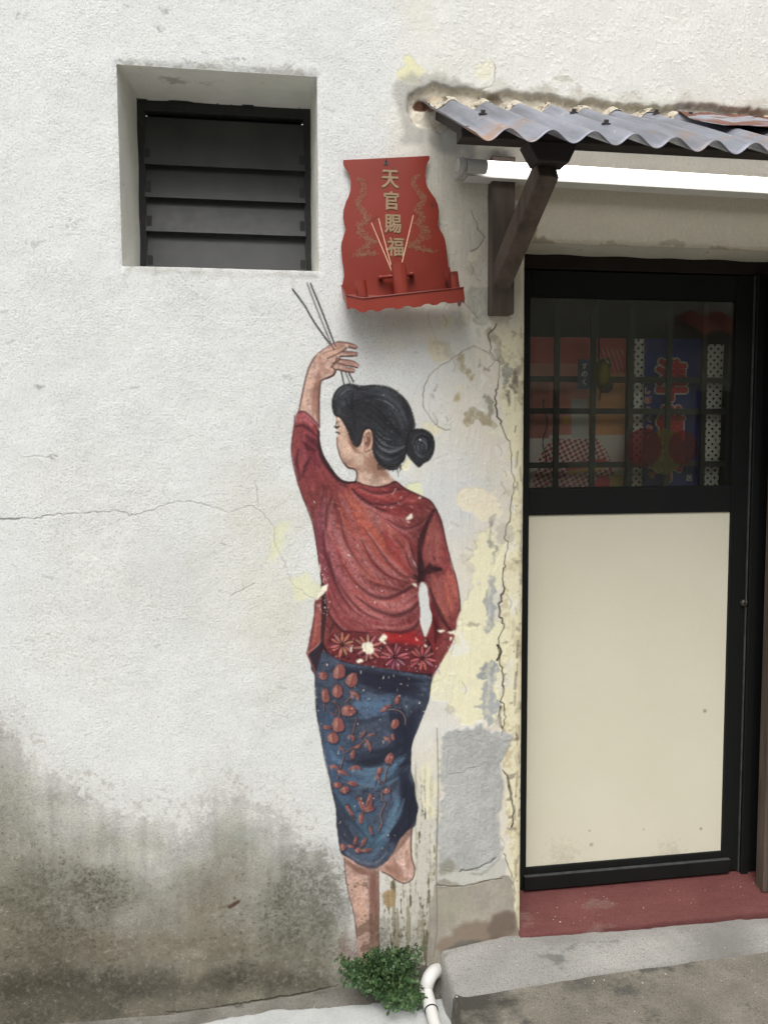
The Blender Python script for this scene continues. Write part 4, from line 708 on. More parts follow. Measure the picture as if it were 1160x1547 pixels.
M['header'] = surf('dark_brown_timber', (.016, .012, .010), (.028, .021, .017), 6, .7, .4, 60, dist=.002, spec=.2)
M['louvre'] = surf('louvre_blade', (.042, .043, .043), (.062, .063, .062), 7, .4, .15, 40, c3=(.05, .05, .048), t3=.72, s3=26, dist=.001, rvar=.1, spec=.3)
M['louvre_frame'] = surf('louvre_frame_metal', (.012, .012, .011), (.022, .022, .020), 12, .6, .6, 50, c3=(.06, .058, .05), t3=.68, s3=30, dist=.003)
M['cream'] = surf('cream_laminate', (.74, .70, .555), (.78, .74, .60), 2.5, .4, .05, 12, c3=(.68, .64, .50), t3=.66, s3=7, speck=.10, dist=.001)
for px_, py_, r_, c_ in ((1064, 1074, .006, (.16, .13, .09)), (1058, 1252, .004, (.10, .08, .06)), (893, 1276, .006, (.22, .20, .15)), (972, 1253, .003, (.25, .22, .17)), (890, 1255, .003, (.25, .22, .17)), (850, 1296, .05, (.62, .58, .45)), (1010, 1290, .04, (.62, .58, .46))):
    pc_ = P(px_, py_, .158); blot(M['cream'], tuple(pc_), 0, r_ * 1.6, c_, 50)
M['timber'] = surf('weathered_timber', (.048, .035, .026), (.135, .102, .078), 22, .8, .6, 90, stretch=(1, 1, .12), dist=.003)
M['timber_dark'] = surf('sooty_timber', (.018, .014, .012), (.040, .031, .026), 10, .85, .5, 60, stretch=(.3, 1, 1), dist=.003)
M['timber_pale'] = surf('bare_timber', (.13, .095, .07), (.22, .17, .13), 14, .85, .5, 80, dist=.003)
M['concrete'] = surf('step_concrete', (.22, .215, .20), (.36, .35, .325), 5, .9, .6, 120, c3=(.15, .148, .14), t3=.60, s3=6, stretch=(.5, 1, 1), dist=.007, speck=.75)
M['footing'] = surf('dirty_cement_footing', (.11, .10, .082), (.25, .24, .21), 12, .95, .8, 90, c3=(.10, .095, .08), t3=.56, s3=9, stretch=(.5, 1, 1), dist=.007, speck=.6)
M['rough'] = surf('rough_slab', (.17, .155, .125), (.31, .285, .235), 7, .95, 1.0, 150, c3=(.12, .115, .10), t3=.58, s3=5, dist=.010, speck=.95)
blot(M['rough'], (.63, -.20, -.03), .06, .17, (.040, .038, .030)); blot(M['rough'], (.98, -.17, -.03), .0, .09, (.09, .085, .07), 9); blot(M['footing'], (.50, -.05, -.03), .05, .2, (.06, .058, .045)); blot(M['concrete'], (1.5, -.1, 0), .02, .2, (.16, .155, .14), 6)
M['light_pave'] = surf('pale_pavement', (.42, .43, .42), (.54, .55, .54), 9, .9, .5, 160, c3=(.30, .30, .285), t3=.60, s3=11, dist=.003, speck=.3)
M['ground'] = surf('alley_ground', (.18, .175, .165), (.30, .29, .27), 2, .95, .6, 60, dist=.005)
M['redpaint'] = surf('worn_red_sill_paint', (.105, .028, .026), (.155, .048, .043), 9, .8, .6, 90, c3=(.17, .085, .075), t3=.62, s3=8, stretch=(.5, 1, 1), dist=.005, speck=.7)
M['pvc'] = surf('white_pvc', (.68, .67, .64), (.76, .75, .72), 6, .4, .05, 30, c3=(.52, .50, .46), t3=.70, s3=16, dist=.001)
M['altar'] = surf('red_enamel_tin', (.225, .028, .017), (.30, .044, .026), 4, .36, .10, 12, c3=(.12, .026, .020), t3=.60, s3=10, dist=.001, speck=.25)
M['altar_dark'] = surf('red_enamel_tin_grimy', (.14, .022, .016), (.22, .034, .023), 9, .42, .1, 40, c3=(.07, .02, .016), t3=.70, s3=16, dist=.001)
M['gold'] = surf('dull_gold_print', (.30, .205, .115), (.37, .26, .15), 8, .5, .02, 20); M['gold_thin'] = surf('thin_gold_print', (.30, .15, .085), (.36, .19, .11), 8, .5, .02, 20)
M['bamboo'] = surf('bare_bamboo', (.72, .42, .28), (.80, .54, .38), 20, .6, .05, 30)
M['dark'] = surf('dark_hole', (.01, .01, .01), (.014, .013, .012), 5, .9)
M['lampbody'] = surf('white_batten_enamel', (.62, .61, .58), (.68, .67, .64), 5, .4, .03, 20)
M['lampcap'] = surf('lamp_end_plastic', (.40, .40, .37), (.46, .455, .42), 5, .5, .05, 30)
M['mortar'] = surf('crumbly_mortar', (.42, .37, .29), (.62, .56, .45), 30, .95, .9, 120, c3=(.16, .13, .10), t3=.60, s3=24, dist=.006)
M['handle'] = surf('worn_lock_metal', (.06, .055, .05), (.10, .09, .08), 30, .4, .1, 40, metal=.6)
M['steel'] = surf('screw_steel', (.06, .058, .055), (.12, .115, .11), 30, .5, .3, 80, metal=.5)
M['grille'] = surf('dark_grille_bar', (.030, .030, .026), (.050, .050, .043), 8, .6, .2, 40)
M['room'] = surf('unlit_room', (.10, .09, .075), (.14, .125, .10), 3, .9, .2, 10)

def iron_sheet():
    m, n, l, p = mat('zinc_corrugated_sheet')
    tc = n.new('ShaderNodeTexCoord'); uv = n.new('ShaderNodeUVMap')
    n1 = nd(n, 'ShaderNodeTexNoise', Scale=7.0, Detail=8.0, Roughness=.6); l.new(tc.outputs['Object'], n1.inputs[0])
    c = ramp(n, l, n1.outputs[0], [(.3, (.19, .20, .235)), (.7, (.28, .29, .335))])
    su = n.new('ShaderNodeSeparateXYZ'); l.new(uv.outputs[0], su.inputs[0])
    # rust gathers in round stains near the drip edge
    vo = nd(n, 'ShaderNodeTexNoise', Scale=6.5, Detail=5.0, Roughness=.5); l.new(tc.outputs['Object'], vo.inputs[0])
    band = ramp(n, l, su.outputs[1], [(.62, (0, 0, 0)), (.88, (1, 1, 1))])
    ed = ramp(n, l, vo.outputs[0], [(.51, (0, 0, 0)), (.66, (1, 1, 1))])
    f = n.new('ShaderNodeMath'); f.operation = 'MULTIPLY'; l.new(band, f.inputs[0]); l.new(ed, f.inputs[1])
    c = mixc(n, l, f.outputs[0], c, (.34, .185, .085))
    n2 = nd(n, 'ShaderNodeTexNoise', Scale=45.0, Detail=5.0); l.new(tc.outputs['Object'], n2.inputs[0])
    f2 = ramp(n, l, n2.outputs[0], [(.66, (0, 0, 0)), (.72, (1, 1, 1))]); c = mixc(n, l, f2, c, (.40, .40, .39))
    ms = n.new('ShaderNodeMapping'); ms.inputs['Scale'].default_value = (34, 2.2, 2.2); l.new(tc.outputs['Object'], ms.inputs[0])
    n5 = nd(n, 'ShaderNodeTexNoise', Scale=1.0, Detail=6.0, Roughness=.65); l.new(ms.outputs[0], n5.inputs[0])
    c = mixc(n, l, .8, c, ramp(n, l, n5.outputs[0], [(.32, (.55, .54, .52)), (.52, (1, 1, 1)), (.75, (1.25, 1.25, 1.25))]), 'MULTIPLY')
    l.new(c, p.inputs['Base Color']); p.inputs['Metallic'].default_value = .25
    rr = ramp(n, l, n1.outputs[0], [(.3, (.42, .42, .42)), (.7, (.62, .62, .62))]); l.new(rr, p.inputs['Roughness'])
    b = nd(n, 'ShaderNodeBump', Strength=.2, Distance=.003); l.new(n1.outputs[0], b.inputs['Height']); l.new(b.outputs[0], p.inputs['Normal'])
    return m
M['zinc'] = iron_sheet()
M['rust'] = surf('rusty_sheet', (.24, .25, .29), (.33, .335, .37), 7, .55, .3, 60, metal=.15, c3=(.15, .050, .028), t3=.43, s3=9, dist=.002, stretch=(.55, 1, 1))
def glass():
    m, n, l, p = mat('window_glass'); n.remove(p)
    out = n['Material Output']
    tr = nd(n, 'ShaderNodeBsdfTransparent', Color=(.96, .965, .94, 1)); gl = nd(n, 'ShaderNodeBsdfGlossy', Roughness=.02, Color=(.95, .95, .95, 1))
    fr = nd(n, 'ShaderNodeFresnel', IOR=1.52); mx = n.new('ShaderNodeMixShader')
    mu = n.new('ShaderNodeMath'); mu.operation = 'MULTIPLY'; l.new(fr.outputs[0], mu.inputs[0]); mu.inputs[1].default_value = 1.1
    l.new(mu.outputs[0], mx.inputs[0]); l.new(tr.outputs[0], mx.inputs[1]); l.new(gl.outputs[0], mx.inputs[2])
    di = nd(n, 'ShaderNodeBsdfDiffuse', Color=(.30, .30, .26, 1)); m2 = n.new('ShaderNodeMixShader'); m2.inputs[0].default_value = .022
    l.new(mx.outputs[0], m2.inputs[1]); l.new(di.outputs[0], m2.inputs[2]); l.new(m2.outputs[0], out.inputs[0]); return m
M['glass'] = glass()
def film(name, c, a):
    m, n, l, p = mat(name); n.remove(p); out = n['Material Output']
    tr = nd(n, 'ShaderNodeBsdfTransparent', Color=(min(1, c[0] * 2 + .35), min(1, c[1] * 2 + .35), min(1, c[2] * 2 + .35), 1)); di = nd(n, 'ShaderNodeBsdfDiffuse', Color=(*c, 1)); mx = n.new('ShaderNodeMixShader'); mx.inputs[0].default_value = a
    l.new(tr.outputs[0], mx.inputs[1]); l.new(di.outputs[0], mx.inputs[2]); l.new(mx.outputs[0], out.inputs[0]); return m
M['film_red'] = film('red_film', (.26, .02, .05), .28); M['film_yellow'] = film('yellow_film', (.24, .22, .05), .36)
def tube_light():
    m, n, l, p = mat('lit_tube'); p.inputs['Base Color'].default_value = (.9, .9, .9, 1)
    p.inputs['Emission Color'].default_value = (1, .99, .97, 1); p.inputs['Emission Strength'].default_value = 3.6; return m
M['tube'] = tube_light()
def plain(name, c, rough=.9):
    return surf(name, tuple(v * .9 for v in c), c, 20, rough, .2, 200, dist=.001)
M['navy'] = plain('navy_cloth', (.028, .042, .26)); M['print_red'] = plain('red_print', (.60, .045, .05)); M['print_white'] = plain('white_print', (.85, .81, .74))
def dots():
    m, n, l, p = mat('dotted_cloth'); uv = n.new('ShaderNodeUVMap')
    mp = n.new('ShaderNodeMapping'); mp.inputs['Rotation'].default_value = (0, 0, R(45)); mp.inputs['Scale'].default_value = (52, 52, 1); l.new(uv.outputs[0], mp.inputs[0])
    v = nd(n, 'ShaderNodeTexVoronoi', Scale=1.0, Randomness=.12); v.voronoi_dimensions = '2D'; l.new(mp.outputs[0], v.inputs[0])
    c = ramp(n, l, v.outputs[0], [(.20, (.015, .015, .018)), (.25, (.85, .85, .78))]); l.new(c, p.inputs['Base Color']); p.inputs['Roughness'].default_value = .95; return m
M['dots'] = dots()
def leafmat():
    m, n, l, p = mat('fern_leaf'); g_ = n.new('ShaderNodeObjectInfo'); tc = n.new('ShaderNodeTexCoord')
    no = nd(n, 'ShaderNodeTexNoise', Scale=28.0, Detail=3.0); l.new(tc.outputs['Object'], no.inputs[0])
    c = ramp(n, l, no.outputs[0], [(.3, (.034, .075, .026)), (.55, (.066, .13, .044)), (.75, (.14, .21, .08))]); l.new(c, p.inputs['Base Color']); p.inputs['Roughness'].default_value = .55
    p.inputs['Transmission Weight'].default_value = 0; return m
M['leaf'] = leafmat(); M['stem'] = plain('green_stem', (.05, .08, .03))

# ------------------------------------------------------------------ object helpers
COL = sc.collection
def tag(o, label=None, cat=None, group=None, kind=None):
    if label: o['label'] = label
    if cat: o['category'] = cat
    if group: o['group'] = group
    if kind: o['kind'] = kind
    return o
def thing(name, label, cat, loc, group=None):
    o = bpy.data.objects.new(name, None); COL.objects.link(o); o.location = loc; o.empty_display_size = .05
    return tag(o, label, cat, group)
def wloc(o):
    v = Vector((0, 0, 0))
    while o: v += o.location; o = o.parent
    return v
def obj(name, verts, faces, m, parent=None, smooth=False, bevel=0, uv=None, label=None, kind=None, loc=None, thick=0):
    me = bpy.data.meshes.new(name)
    base = wloc(parent) if parent else Vector((0, 0, 0))
    own = Vector(loc) if loc is not None else base
    me.from_pydata([tuple(Vector(v) - own) for v in verts], [], faces); me.update()
    o = bpy.data.objects.new(name, me); COL.objects.link(o)
    if parent: o.parent = parent
    o.location = own - base
    for mm in (m if isinstance(m, list) else [m]): me.materials.append(mm)
    if smooth: me.polygons.foreach_set('use_smooth', [True] * len(me.polygons))
    if uv is not None:
        L = me.uv_layers.new(name='UVMap'); li = np.zeros(len(me.loops), np.int32); me.loops.foreach_get('vertex_index', li)
        L.data.foreach_set('uv', np.asarray(uv, np.float32)[li].ravel())
    if thick: s = o.modifiers.new('s', 'SOLIDIFY'); s.thickness = thick; s.offset = 0
    if bevel: b = o.modifiers.new('b', 'BEVEL'); b.width = bevel; b.segments = 2; b.limit_method = 'ANGLE'
    return tag(o, label, kind=kind)
class MB:
    def __init__(s): s.v = []; s.f = []
    def add(s, v, f): k = len(s.v); s.v += [Vector(x) for x in v]; s.f += [tuple(i + k for i in q) for q in f]; return s
    def box(s, a, b):
        x0, y0, z0 = a; x1, y1, z1 = b
        return s.add([(x0, y0, z0), (x1, y0, z0), (x1, y1, z0), (x0, y1, z0), (x0, y0, z1), (x1, y0, z1), (x1, y1, z1), (x0, y1, z1)], [(0, 3, 2, 1), (4, 5, 6, 7), (0, 1, 5, 4), (1, 2, 6, 5), (2, 3, 7, 6), (3, 0, 4, 7)])
    def hexa(s, p): return s.add(p, [(0, 3, 2, 1), (4, 5, 6, 7), (0, 1, 5, 4), (1, 2, 6, 5), (2, 3, 7, 6), (3, 0, 4, 7)])
    def bar(s, a, b, w, h, up=(0, 0, 1), w2=None, h2=None):
        a, b = Vector(a), Vector(b); d = (b - a).normalized(); x = d.cross(Vector(up)).normalized(); u = x.cross(d)
        w2 = w2 or w; h2 = h2 or h
        P0 = [a - x * w / 2 - u * h / 2, a + x * w / 2 - u * h / 2, a + x * w / 2 + u * h / 2, a - x * w / 2 + u * h / 2]
        P1 = [b - x * w2 / 2 - u * h2 / 2, b + x * w2 / 2 - u * h2 / 2, b + x * w2 / 2 + u * h2 / 2, b - x * w2 / 2 + u * h2 / 2]
        return s.hexa(P0 + P1)
    def tube(s, pts, r, n=12, cap=True):
        pts = [Vector(p) for p in pts]; rs = r if hasattr(r, '__len__') else [r] * len(pts); k = len(s.v); up = None
        for i, p in enumerate(pts):
            d = (pts[min(i + 1, len(pts) - 1)] - pts[max(i - 1, 0)]).normalized()
            if up is None: up = d.cross(Vector((0, 0, 1))) if abs(d.z) < .9 else d.cross(Vector((1, 0, 0))); up.normalize()
            up = (up - d * up.dot(d)).normalized(); w = d.cross(up)
            for j in range(n): a = 2 * math.pi * j / n; s.v.append(p + (up * math.cos(a) + w * math.sin(a)) * rs[i])
        for i in range(len(pts) - 1):
            for j in range(n): s.f.append((k + i * n + j, k + i * n + (j + 1) % n, k + (i + 1) * n + (j + 1) % n, k + (i + 1) * n + j))
        if cap: s.f.append(tuple(k + j for j in range(n))[::-1]); s.f.append(tuple(k + (len(pts) - 1) * n + j for j in range(n)))
        return s
    def prism(s, pts, d):
        n = len(pts); pts = [Vector(p) for p in pts]; d = Vector(d)
        return s.add(pts + [p + d for p in pts], [tuple(range(n))[::-1], tuple(range(n, 2 * n))] + [(i, (i + 1) % n, n + (i + 1) % n, n + i) for i in range(n)])
    def build(s, name, m, parent=None, **k): return obj(name, s.v, s.f, m, parent, **k)
nz3 = __import__('mathutils').noise
def wob(v, s=3.0, a=.01): return nz3.noise(Vector(v) * s) * a

# ------------------------------------------------------------------ ground, pavements, step (the setting)
def height_strip(name, xs, ys, fz, m, kind='structure', side=None, parent=None, label=None):
    v = [(x, y, fz(x, y)) for y in ys for x in xs]; nx = len(xs)
    f = [(j * nx + i, j * nx + i + 1, (j + 1) * nx + i + 1, (j + 1) * nx + i) for j in range(len(ys) - 1) for i in range(nx - 1)]
    f = [q[::-1] for q in f]
    o = obj(name, v, f, m, parent, smooth=True, kind=kind, label=label); return o
fr = lambda a, b, n: [a + (b - a) * i / (n - 1) for i in range(n)]
obj('ground', [(-60, -60, -.21), (60, -60, -.21), (60, 60, -.21), (-60, 60, -.21)], [(0, 1, 2, 3)], M['ground'], kind='structure')
XG = .560                                    # where the pale pavement ends and the gutter with the pipe runs
EX, EY = [-6, -1.2, -.70, -.395, -.228, .025, .207, .334, .5, .6], [-.5, -.22, -.13, -.082, -.056, -.028, -.044, -.046, -.058, -.06]
BX, BZ = [-6, -.70, -.306, -.07, .123, .233, .297, .42, .56], [-.10, -.112, -.122, -.115, -.103, -.088, -.070, -.058, -.045]
def yedge(x): return float(np.interp(x, EX, EY)) + wob((x, 0, 0), 14, .006) + wob((x, 4, 0), 45, .004)
def pave(x, t):
    y0 = yedge(x) + .004; return (x, y0 + (-6.4 - y0) * t)
xs_ = fr(-6, -1.3, 60) + fr(-1.25, XG + .03, 260); ts_ = [0, .0006, .0015, .003, .006, .012, .02, .035, .06, .1, .16, .3, .55, 1.0]
vv_ = []
for k_, t in enumerate(ts_):
    for x in xs_: px_, py_ = pave(x, t); vv_.append((px_, py_, -.125 - (.006 if k_ == 0 else 0) + wob((px_, py_, 0), 1.5, .004) * min(1, t * 20) + wob((px_, py_, 2), 25, .0012)))
n_ = len(xs_); obj('pavement', vv_, [(j * n_ + i + 1, j * n_ + i, (j + 1) * n_ + i, (j + 1) * n_ + i + 1) for j in range(len(ts_) - 1) for i in range(n_ - 1)], M['light_pave'], smooth=True, kind='structure')
def zfoot(x, y):
    zb, ye = float(np.interp(x, BX, BZ)), -yedge(x); s = min(1.3, max(0, -y / ye))
    return zb + (-.1235 - zb) * s ** .8 - (.01 * (s - 1) / .3 if s > 1 else 0) + wob((x, y, 3), 8, .004) + wob((x, y, 7), 30, .0025)
xs_ = fr(-6, -1.3, 60) + fr(-1.25, XG + .03, 330); vv_ = []
for s in [-.5, 0, .12, .25, .4, .55, .7, .85, 1.0, 1.12, 1.3]:
    for x in xs_: y = yedge(x) * s; vv_.append((x, y, zfoot(x, y) if s > 0 else zfoot(x, 0) + .0))
n_ = len(xs_); obj('wall_footing', vv_, [(j * n_ + i + 1, j * n_ + i, (j + 1) * n_ + i, (j + 1) * n_ + i + 1) for j in range(10) for i in range(n_ - 1)], M['footing'], smooth=True, kind='structure')
def zslab(x, y): return -.034 + wob((x, y, 5), 2.5, .008) + wob((x, y, 1), 12, .003) - (.10 * max(0, 1 - (x - XG - .004) / .010) if x < XG + .014 else 0)
height_strip('roadside_slab', fr(XG + .004, 1.6, 130) + fr(1.65, 7, 40), [-.10, -.13, -.16, -.19, -.22, -.26, -.32, -.4, -.5, -.7, -1, -1.6, -3, -6.4], zslab, M['rough'])
xo0 = P(789, 900).x; xo1 = P(1133, 1320, .15).x + .20; zo1 = P(800, 366).z
FRL = [PZ(x, y, -.022) for x, y in ((655, 1507), (700, 1500), (800, 1483), (900, 1466), (1000, 1452), (1160, 1430), (1400, 1398))]
def zstep(x, y):
    top = np.interp(x, [.56, .66, .74, .80, 1.2, 3.4], [-.006, .006, .016, .024, .012, .004]); yf = -np.interp(x, [p.x for p in FRL], [p.y for p in FRL])
    yf -= .05 * max(0, 1 - (x - XG) / .06) ** 2
    s = max(0, -y / yf); k = .35
    z = top - .006 * s
    if s > k: z -= (top + .022) * min(1, (s - k) / (1 - k)) ** 1.35
    if s > 1: z -= .05 * min(1, (s - 1) / .15)
    if x < XG + .012: z = z - .10 * min(1, (XG + .012 - x) / .012)
    return z + wob((x, y, 2), 5, .006) + wob((x, y, 2), 25, .0025)
height_strip('step', [XG - .002, XG + .002, XG + .006] + fr(XG + .010, 1.7, 160) + fr(1.72, 4, 40), fr(.08, -.28, 60), zstep, M['concrete'])
# ------------------------------------------------------------------ the shophouse: wall, louvre window, door
house = thing('shophouse', 'old shophouse with stained white plaster wall, louvre window and black-framed door', 'building', (.3, 0, -.05))
wx0, wx1, wz1, wz0 = P(176, 97).x, P(479, 115).x, P(330, 106).z, P(330, 405).z
def lines(a, b, fa, fb, st, cs, extra):
    L = list(np.arange(fa, fb + st / 2, st)); x = fa - cs
    while x > a: L.append(x); x -= cs
    x = fb + cs
    while x < b: L.append(x); x += cs
    L += [a, b]; L = sorted(L)
    for e in extra:                                        # snap the nearest line to each hole edge
        k = min(range(len(L)), key=lambda i: abs(L[i] - e)); L[k] = e
    return np.array(sorted(set(L)))
LX = lines(-3.2, 3.4, -1.25, 2.3, .0068, .06, [wx0, wx1, xo0, xo1]); LZ = lines(-.20, 4.3, -.16, 3.2, .0068, .06, [wz0, wz1, zo1])
geo_s = blur(GEO, 1)
und = (1.6 * N_big + .9 * N_mid + .35 * N_sm) / 1000.0
def wy(x, z):
    """the wall surface's own depth at x, z"""
    fi = np.clip((np.asarray(x) - CX0) / RES - .5, 0, NX - 1.01); fj = np.clip((np.asarray(z) - CZ0) / RES - .5, 0, NZ - 1.01)
    i = fi.astype(int); j = fj.astype(int); a = fi - i; b = fj - j
    def s(A): return (A[j, i] * (1 - a) + A[j, i + 1] * a) * (1 - b) + (A[j + 1, i] * (1 - a) + A[j + 1, i + 1] * a) * b
    return -s(geo_s) / 1000.0 + s(und)
VX, VZ = np.meshgrid(LX, LZ); VY = wy(VX, VZ)
def near_rect(x0, x1, z0, z1):
    dx = np.maximum(np.maximum(x0 - VX, VX - x1), 0); dz = np.maximum(np.maximum(z0 - VZ, VZ - z1), 0); return np.hypot(dx, dz)
VY += .004 * np.exp(-(near_rect(wx0, wx1, wz0, wz1) / .008) ** 2) + .007 * np.exp(-(near_rect(xo0, xo1, -1, zo1) / .007) ** 2)
nx_, nz_ = len(LX), len(LZ)
cxm, czm = (LX[:-1] + LX[1:]) / 2, (LZ[:-1] + LZ[1:]) / 2
hole = ((cxm > wx0) & (cxm < wx1))[None, :] & ((czm > wz0) & (czm < wz1))[:, None] | ((cxm > xo0) & (cxm < xo1))[None, :] & (czm < zo1)[:, None]
jj, ii = np.nonzero(~hole); base_ = jj * nx_ + ii
quads = np.stack([base_, base_ + 1, base_ + nx_ + 1, base_ + nx_], 1).astype(np.int32)
me = bpy.data.meshes.new('wall'); hl = house.location
co = np.stack([VX.ravel() - hl.x, VY.ravel() - hl.y, VZ.ravel() - hl.z], 1).astype(np.float32)
me.vertices.add(len(co)); me.vertices.foreach_set('co', co.ravel()); me.loops.add(quads.size); me.loops.foreach_set('vertex_index', quads.ravel())
me.polygons.add(len(quads)); me.polygons.foreach_set('loop_start', np.arange(0, quads.size, 4, dtype=np.int32))
me.polygons.foreach_set('use_smooth', np.ones(len(quads), bool))
uvl = me.uv_layers.new(name='UVMap'); uvs = np.stack([(VX.ravel() - CX0) / (CX1 - CX0), (VZ.ravel() - CZ0) / (CZ1 - CZ0)], 1).astype(np.float32)
uvl.data.foreach_set('uv', uvs[quads.ravel()].ravel()); me.update(calc_edges=True); me.validate()
me.materials.append(M['plaster']); wall = bpy.data.objects.new('wall', me); COL.objects.link(wall); wall.parent = house
tag(wall, 'white plaster wall with rising damp, cracks and peeling paint')
def wuv(v): return [((p[0] - CX0) / (CX1 - CX0), (p[2] - CZ0) / (CZ1 - CZ0)) for p in v]
# rest of the building's mass behind its face
MB().box((-3.2, .36, 0), (wx0 - .15, 5.5, 4.25)).build('side_wall', M['reveal'], house)
def loft(name, rings, m, parent, seg=24, amp=.003, closed=True):
    """skin between rectangular rings (lists of 4 corners), with a little hand-trowelled wobble"""
    V, Fc = [], []
    for r in rings:
        r = [Vector(p) for p in r]
        for k in range(4 if closed else 3):
            for i in range(seg): V.append(r[k].lerp(r[(k + 1) % 4], i / seg))
        if not closed: V.append(r[3])
    n = seg * 4 if closed else seg * 3 + 1
    for q in range(len(rings) - 1):
        for i in range(n if closed else n - 1): Fc.append((q * n + i, q * n + (i + 1) % n, (q + 1) * n + (i + 1) % n, (q + 1) * n + i))
    V = [v + Vector((wob(v, 9, amp), 0, wob(v + Vector((5, 0, 0)), 9, amp))) if n_ >= n else v for n_, v in enumerate(V)]
    return obj(name, V, Fc, m, parent, smooth=True)
ix0, ix1, iz1, iz0 = P(210, 280, .285).x, P(470, 280, .285).x, P(340, 157, .285).z, wz0 - .0
def rect(x0, x1, z0, z1, y): return [(x0, y, z0), (x1, y, z0), (x1, y, z1), (x0, y, z1)]
rings = []
for t in (0, .02, .06, .15, .3, .45, .6, .75, .9, 1.0):
    e = min(1, t / .06); rr = .005 * (1 - e) ** 2
    rings.append(rect(wx0 + (ix0 - wx0) * t, wx1 + (ix1 - wx1) * t, wz0 - .012 * t, wz1 + (iz1 - wz1) * t, .003 + .30 * t))
loft('window_reveal', rings, M['reveal'], house, amp=.004)
# louvre window: frame with four blades
YW = .285
fx0, fx1, fz1, fz0 = ix0 - .004, ix1 + .004, iz1 + .004, wz0 - .03
lw = MB().box((fx0, YW, fz0), (fx0 + .026, YW + .05, fz1)).box((fx1 - .026, YW, fz0), (fx1, YW + .05, fz1)).box((fx0 + .026, YW + .001, fz1 - .036), (fx1 - .026, YW + .05, fz1)).box((fx0 + .026, YW + .001, fz0), (fx1 - .026, YW + .05, fz0 + .02)).build('louvre_window', M['louvre_frame'], house, bevel=.002, label='dark louvre window with tilted blades set deep in the wall')
gapm = MB()
for i in range(16): a = fx0 + (fx1 - fx0) * i / 15; gapm.tube([(a, YW - .004, fz1 + .002 + random.uniform(-.004, .004)), (a + (fx1 - fx0) / 15, YW - .004, fz1 + .002 + random.uniform(-.004, .004))], random.uniform(.006, .010), 6)
gapm.build('mastic', M['louvre_frame'], lw, smooth=True, kind='stuff')
MB().box((fx0 + .03, YW + .055, fz0), (fx1 - .03, YW + .06, fz1)).build('backing', M['dark'], lw)
zb = [P(340, 181, YW + .01).z, P(340, 253, YW - .012).z, P(340, 302, YW - .012).z, P(340, 353, YW - .012).z, P(340, 412, YW - .012).z]
for i in range(4):
    z1_, z0_ = zb[i] + (.018 if i else 0.0), zb[i + 1]
    tl = .030
    MB().hexa([(fx0 + .023, YW - .012, z0_), (fx1 - .023, YW - .012, z0_), (fx1 - .023, YW - .009, z0_), (fx0 + .023, YW - .009, z0_), (fx0 + .023, YW - .012 + tl, z1_), (fx1 - .023, YW - .012 + tl, z1_), (fx1 - .023, YW - .008 + tl, z1_), (fx0 + .023, YW - .008 + tl, z1_)]).build('slat', M['louvre'], lw, bevel=.001)
    for s in (0, 1):
        xx = fx0 + .026 if s == 0 else fx1 - .042
        MB().box((xx, YW - .008, z0_ + .004), (xx + .016, YW + .03, z0_ + .05)).build('slat_clip', M['louvre_frame'], lw, bevel=.001)
# door reveal
DY = .15
rg_ = []
for t in (0, .04, .15, .4, .7, 1.0):
    y = .006 + (DY + .03) * t
    rg_.append([(xo0 + .002 * t, y, .0), (xo0 + .002 * t, y, zo1), (xo1, y, zo1), (xo1, y, .0)])
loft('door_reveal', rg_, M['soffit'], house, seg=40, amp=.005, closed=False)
# ragged dark line of the broken soffit edge
# door frame
hz = P(900, 384, DY).z
dfx1 = P(1136, 1000, DY).x + .05
leaf_r = P(1123, 1000, DY).x; leaf_t = P(900, 410, DY).z
SZ = .089                                   # top of the painted sill
zb0 = P(900, 1336, DY).z
dfr = MB().box((xo0 - .02, DY + .0, leaf_t + .004), (xo1 + .02, DY + .07, zo1 + .02)).build('door_frame', M['header'], house, bevel=.003, label='dark brown timber door head and jambs')
MB().box((leaf_r + .004, DY - .012, SZ - .02), (leaf_r + .034, DY + .06, leaf_t + .002)).build('jamb', M['black'], dfr, bevel=.004)
MB().box((leaf_r + .036, DY - .004, SZ - .02), (leaf_r + .085, DY + .05, leaf_t + .002)).build('jamb', M['black'], dfr, bevel=.003)
MB().box((P(1152, 1200, .07).x, .055, SZ - .03), (xo1 + .03, .10, zo1 + .01)).build('side_post', M['timber'], house, bevel=.003, label='brown timber post at the right edge of the doorway')
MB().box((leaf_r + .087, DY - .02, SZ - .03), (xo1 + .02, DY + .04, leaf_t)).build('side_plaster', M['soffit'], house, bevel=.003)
# leaf
px0 = P(797, 1000, DY).x; px1 = P(1098, 1000, DY).x; pzt = P(950, 776, DY).z; pzb = P(940, 1299, DY).z
gzt = P(950, 450, DY).z; gzb = P(950, 738, DY).z; gx0 = P(800, 600, DY).x; gx1 = P(1109, 600, DY).x
lx0 = xo0 - .012; L0 = SZ + .006
leaf = (MB().box((lx0, DY, L0), (px0, DY + .04, leaf_t)).box((px1, DY, L0), (leaf_r, DY + .04, leaf_t))
    .box((px0, DY + .001, gzt), (px1, DY + .039, leaf_t - .001)).box((px0, DY + .001, pzt), (px1, DY + .039, gzb)).box((px0, DY + .001, L0 + .001), (px1, DY + .039, pzb)))
door = leaf.build('door', M['black'], house, bevel=.0025, label='black framed door with cream lower panel and glazed top')
MB().box((px0 + .002, DY + .008, pzb - .002), (px1 - .001, DY + .018, pzt + .002)).build('panel', M['cream'], door, bevel=.001, label='cream laminate lower panel of the door')
MB().box((px0 - .01, DY - .014, L0 + .001), (P(1099, 1300, DY).x, DY - .0005, P(940, 1310, DY).z)).build('kick_rail', M['black'], door, bevel=.002)
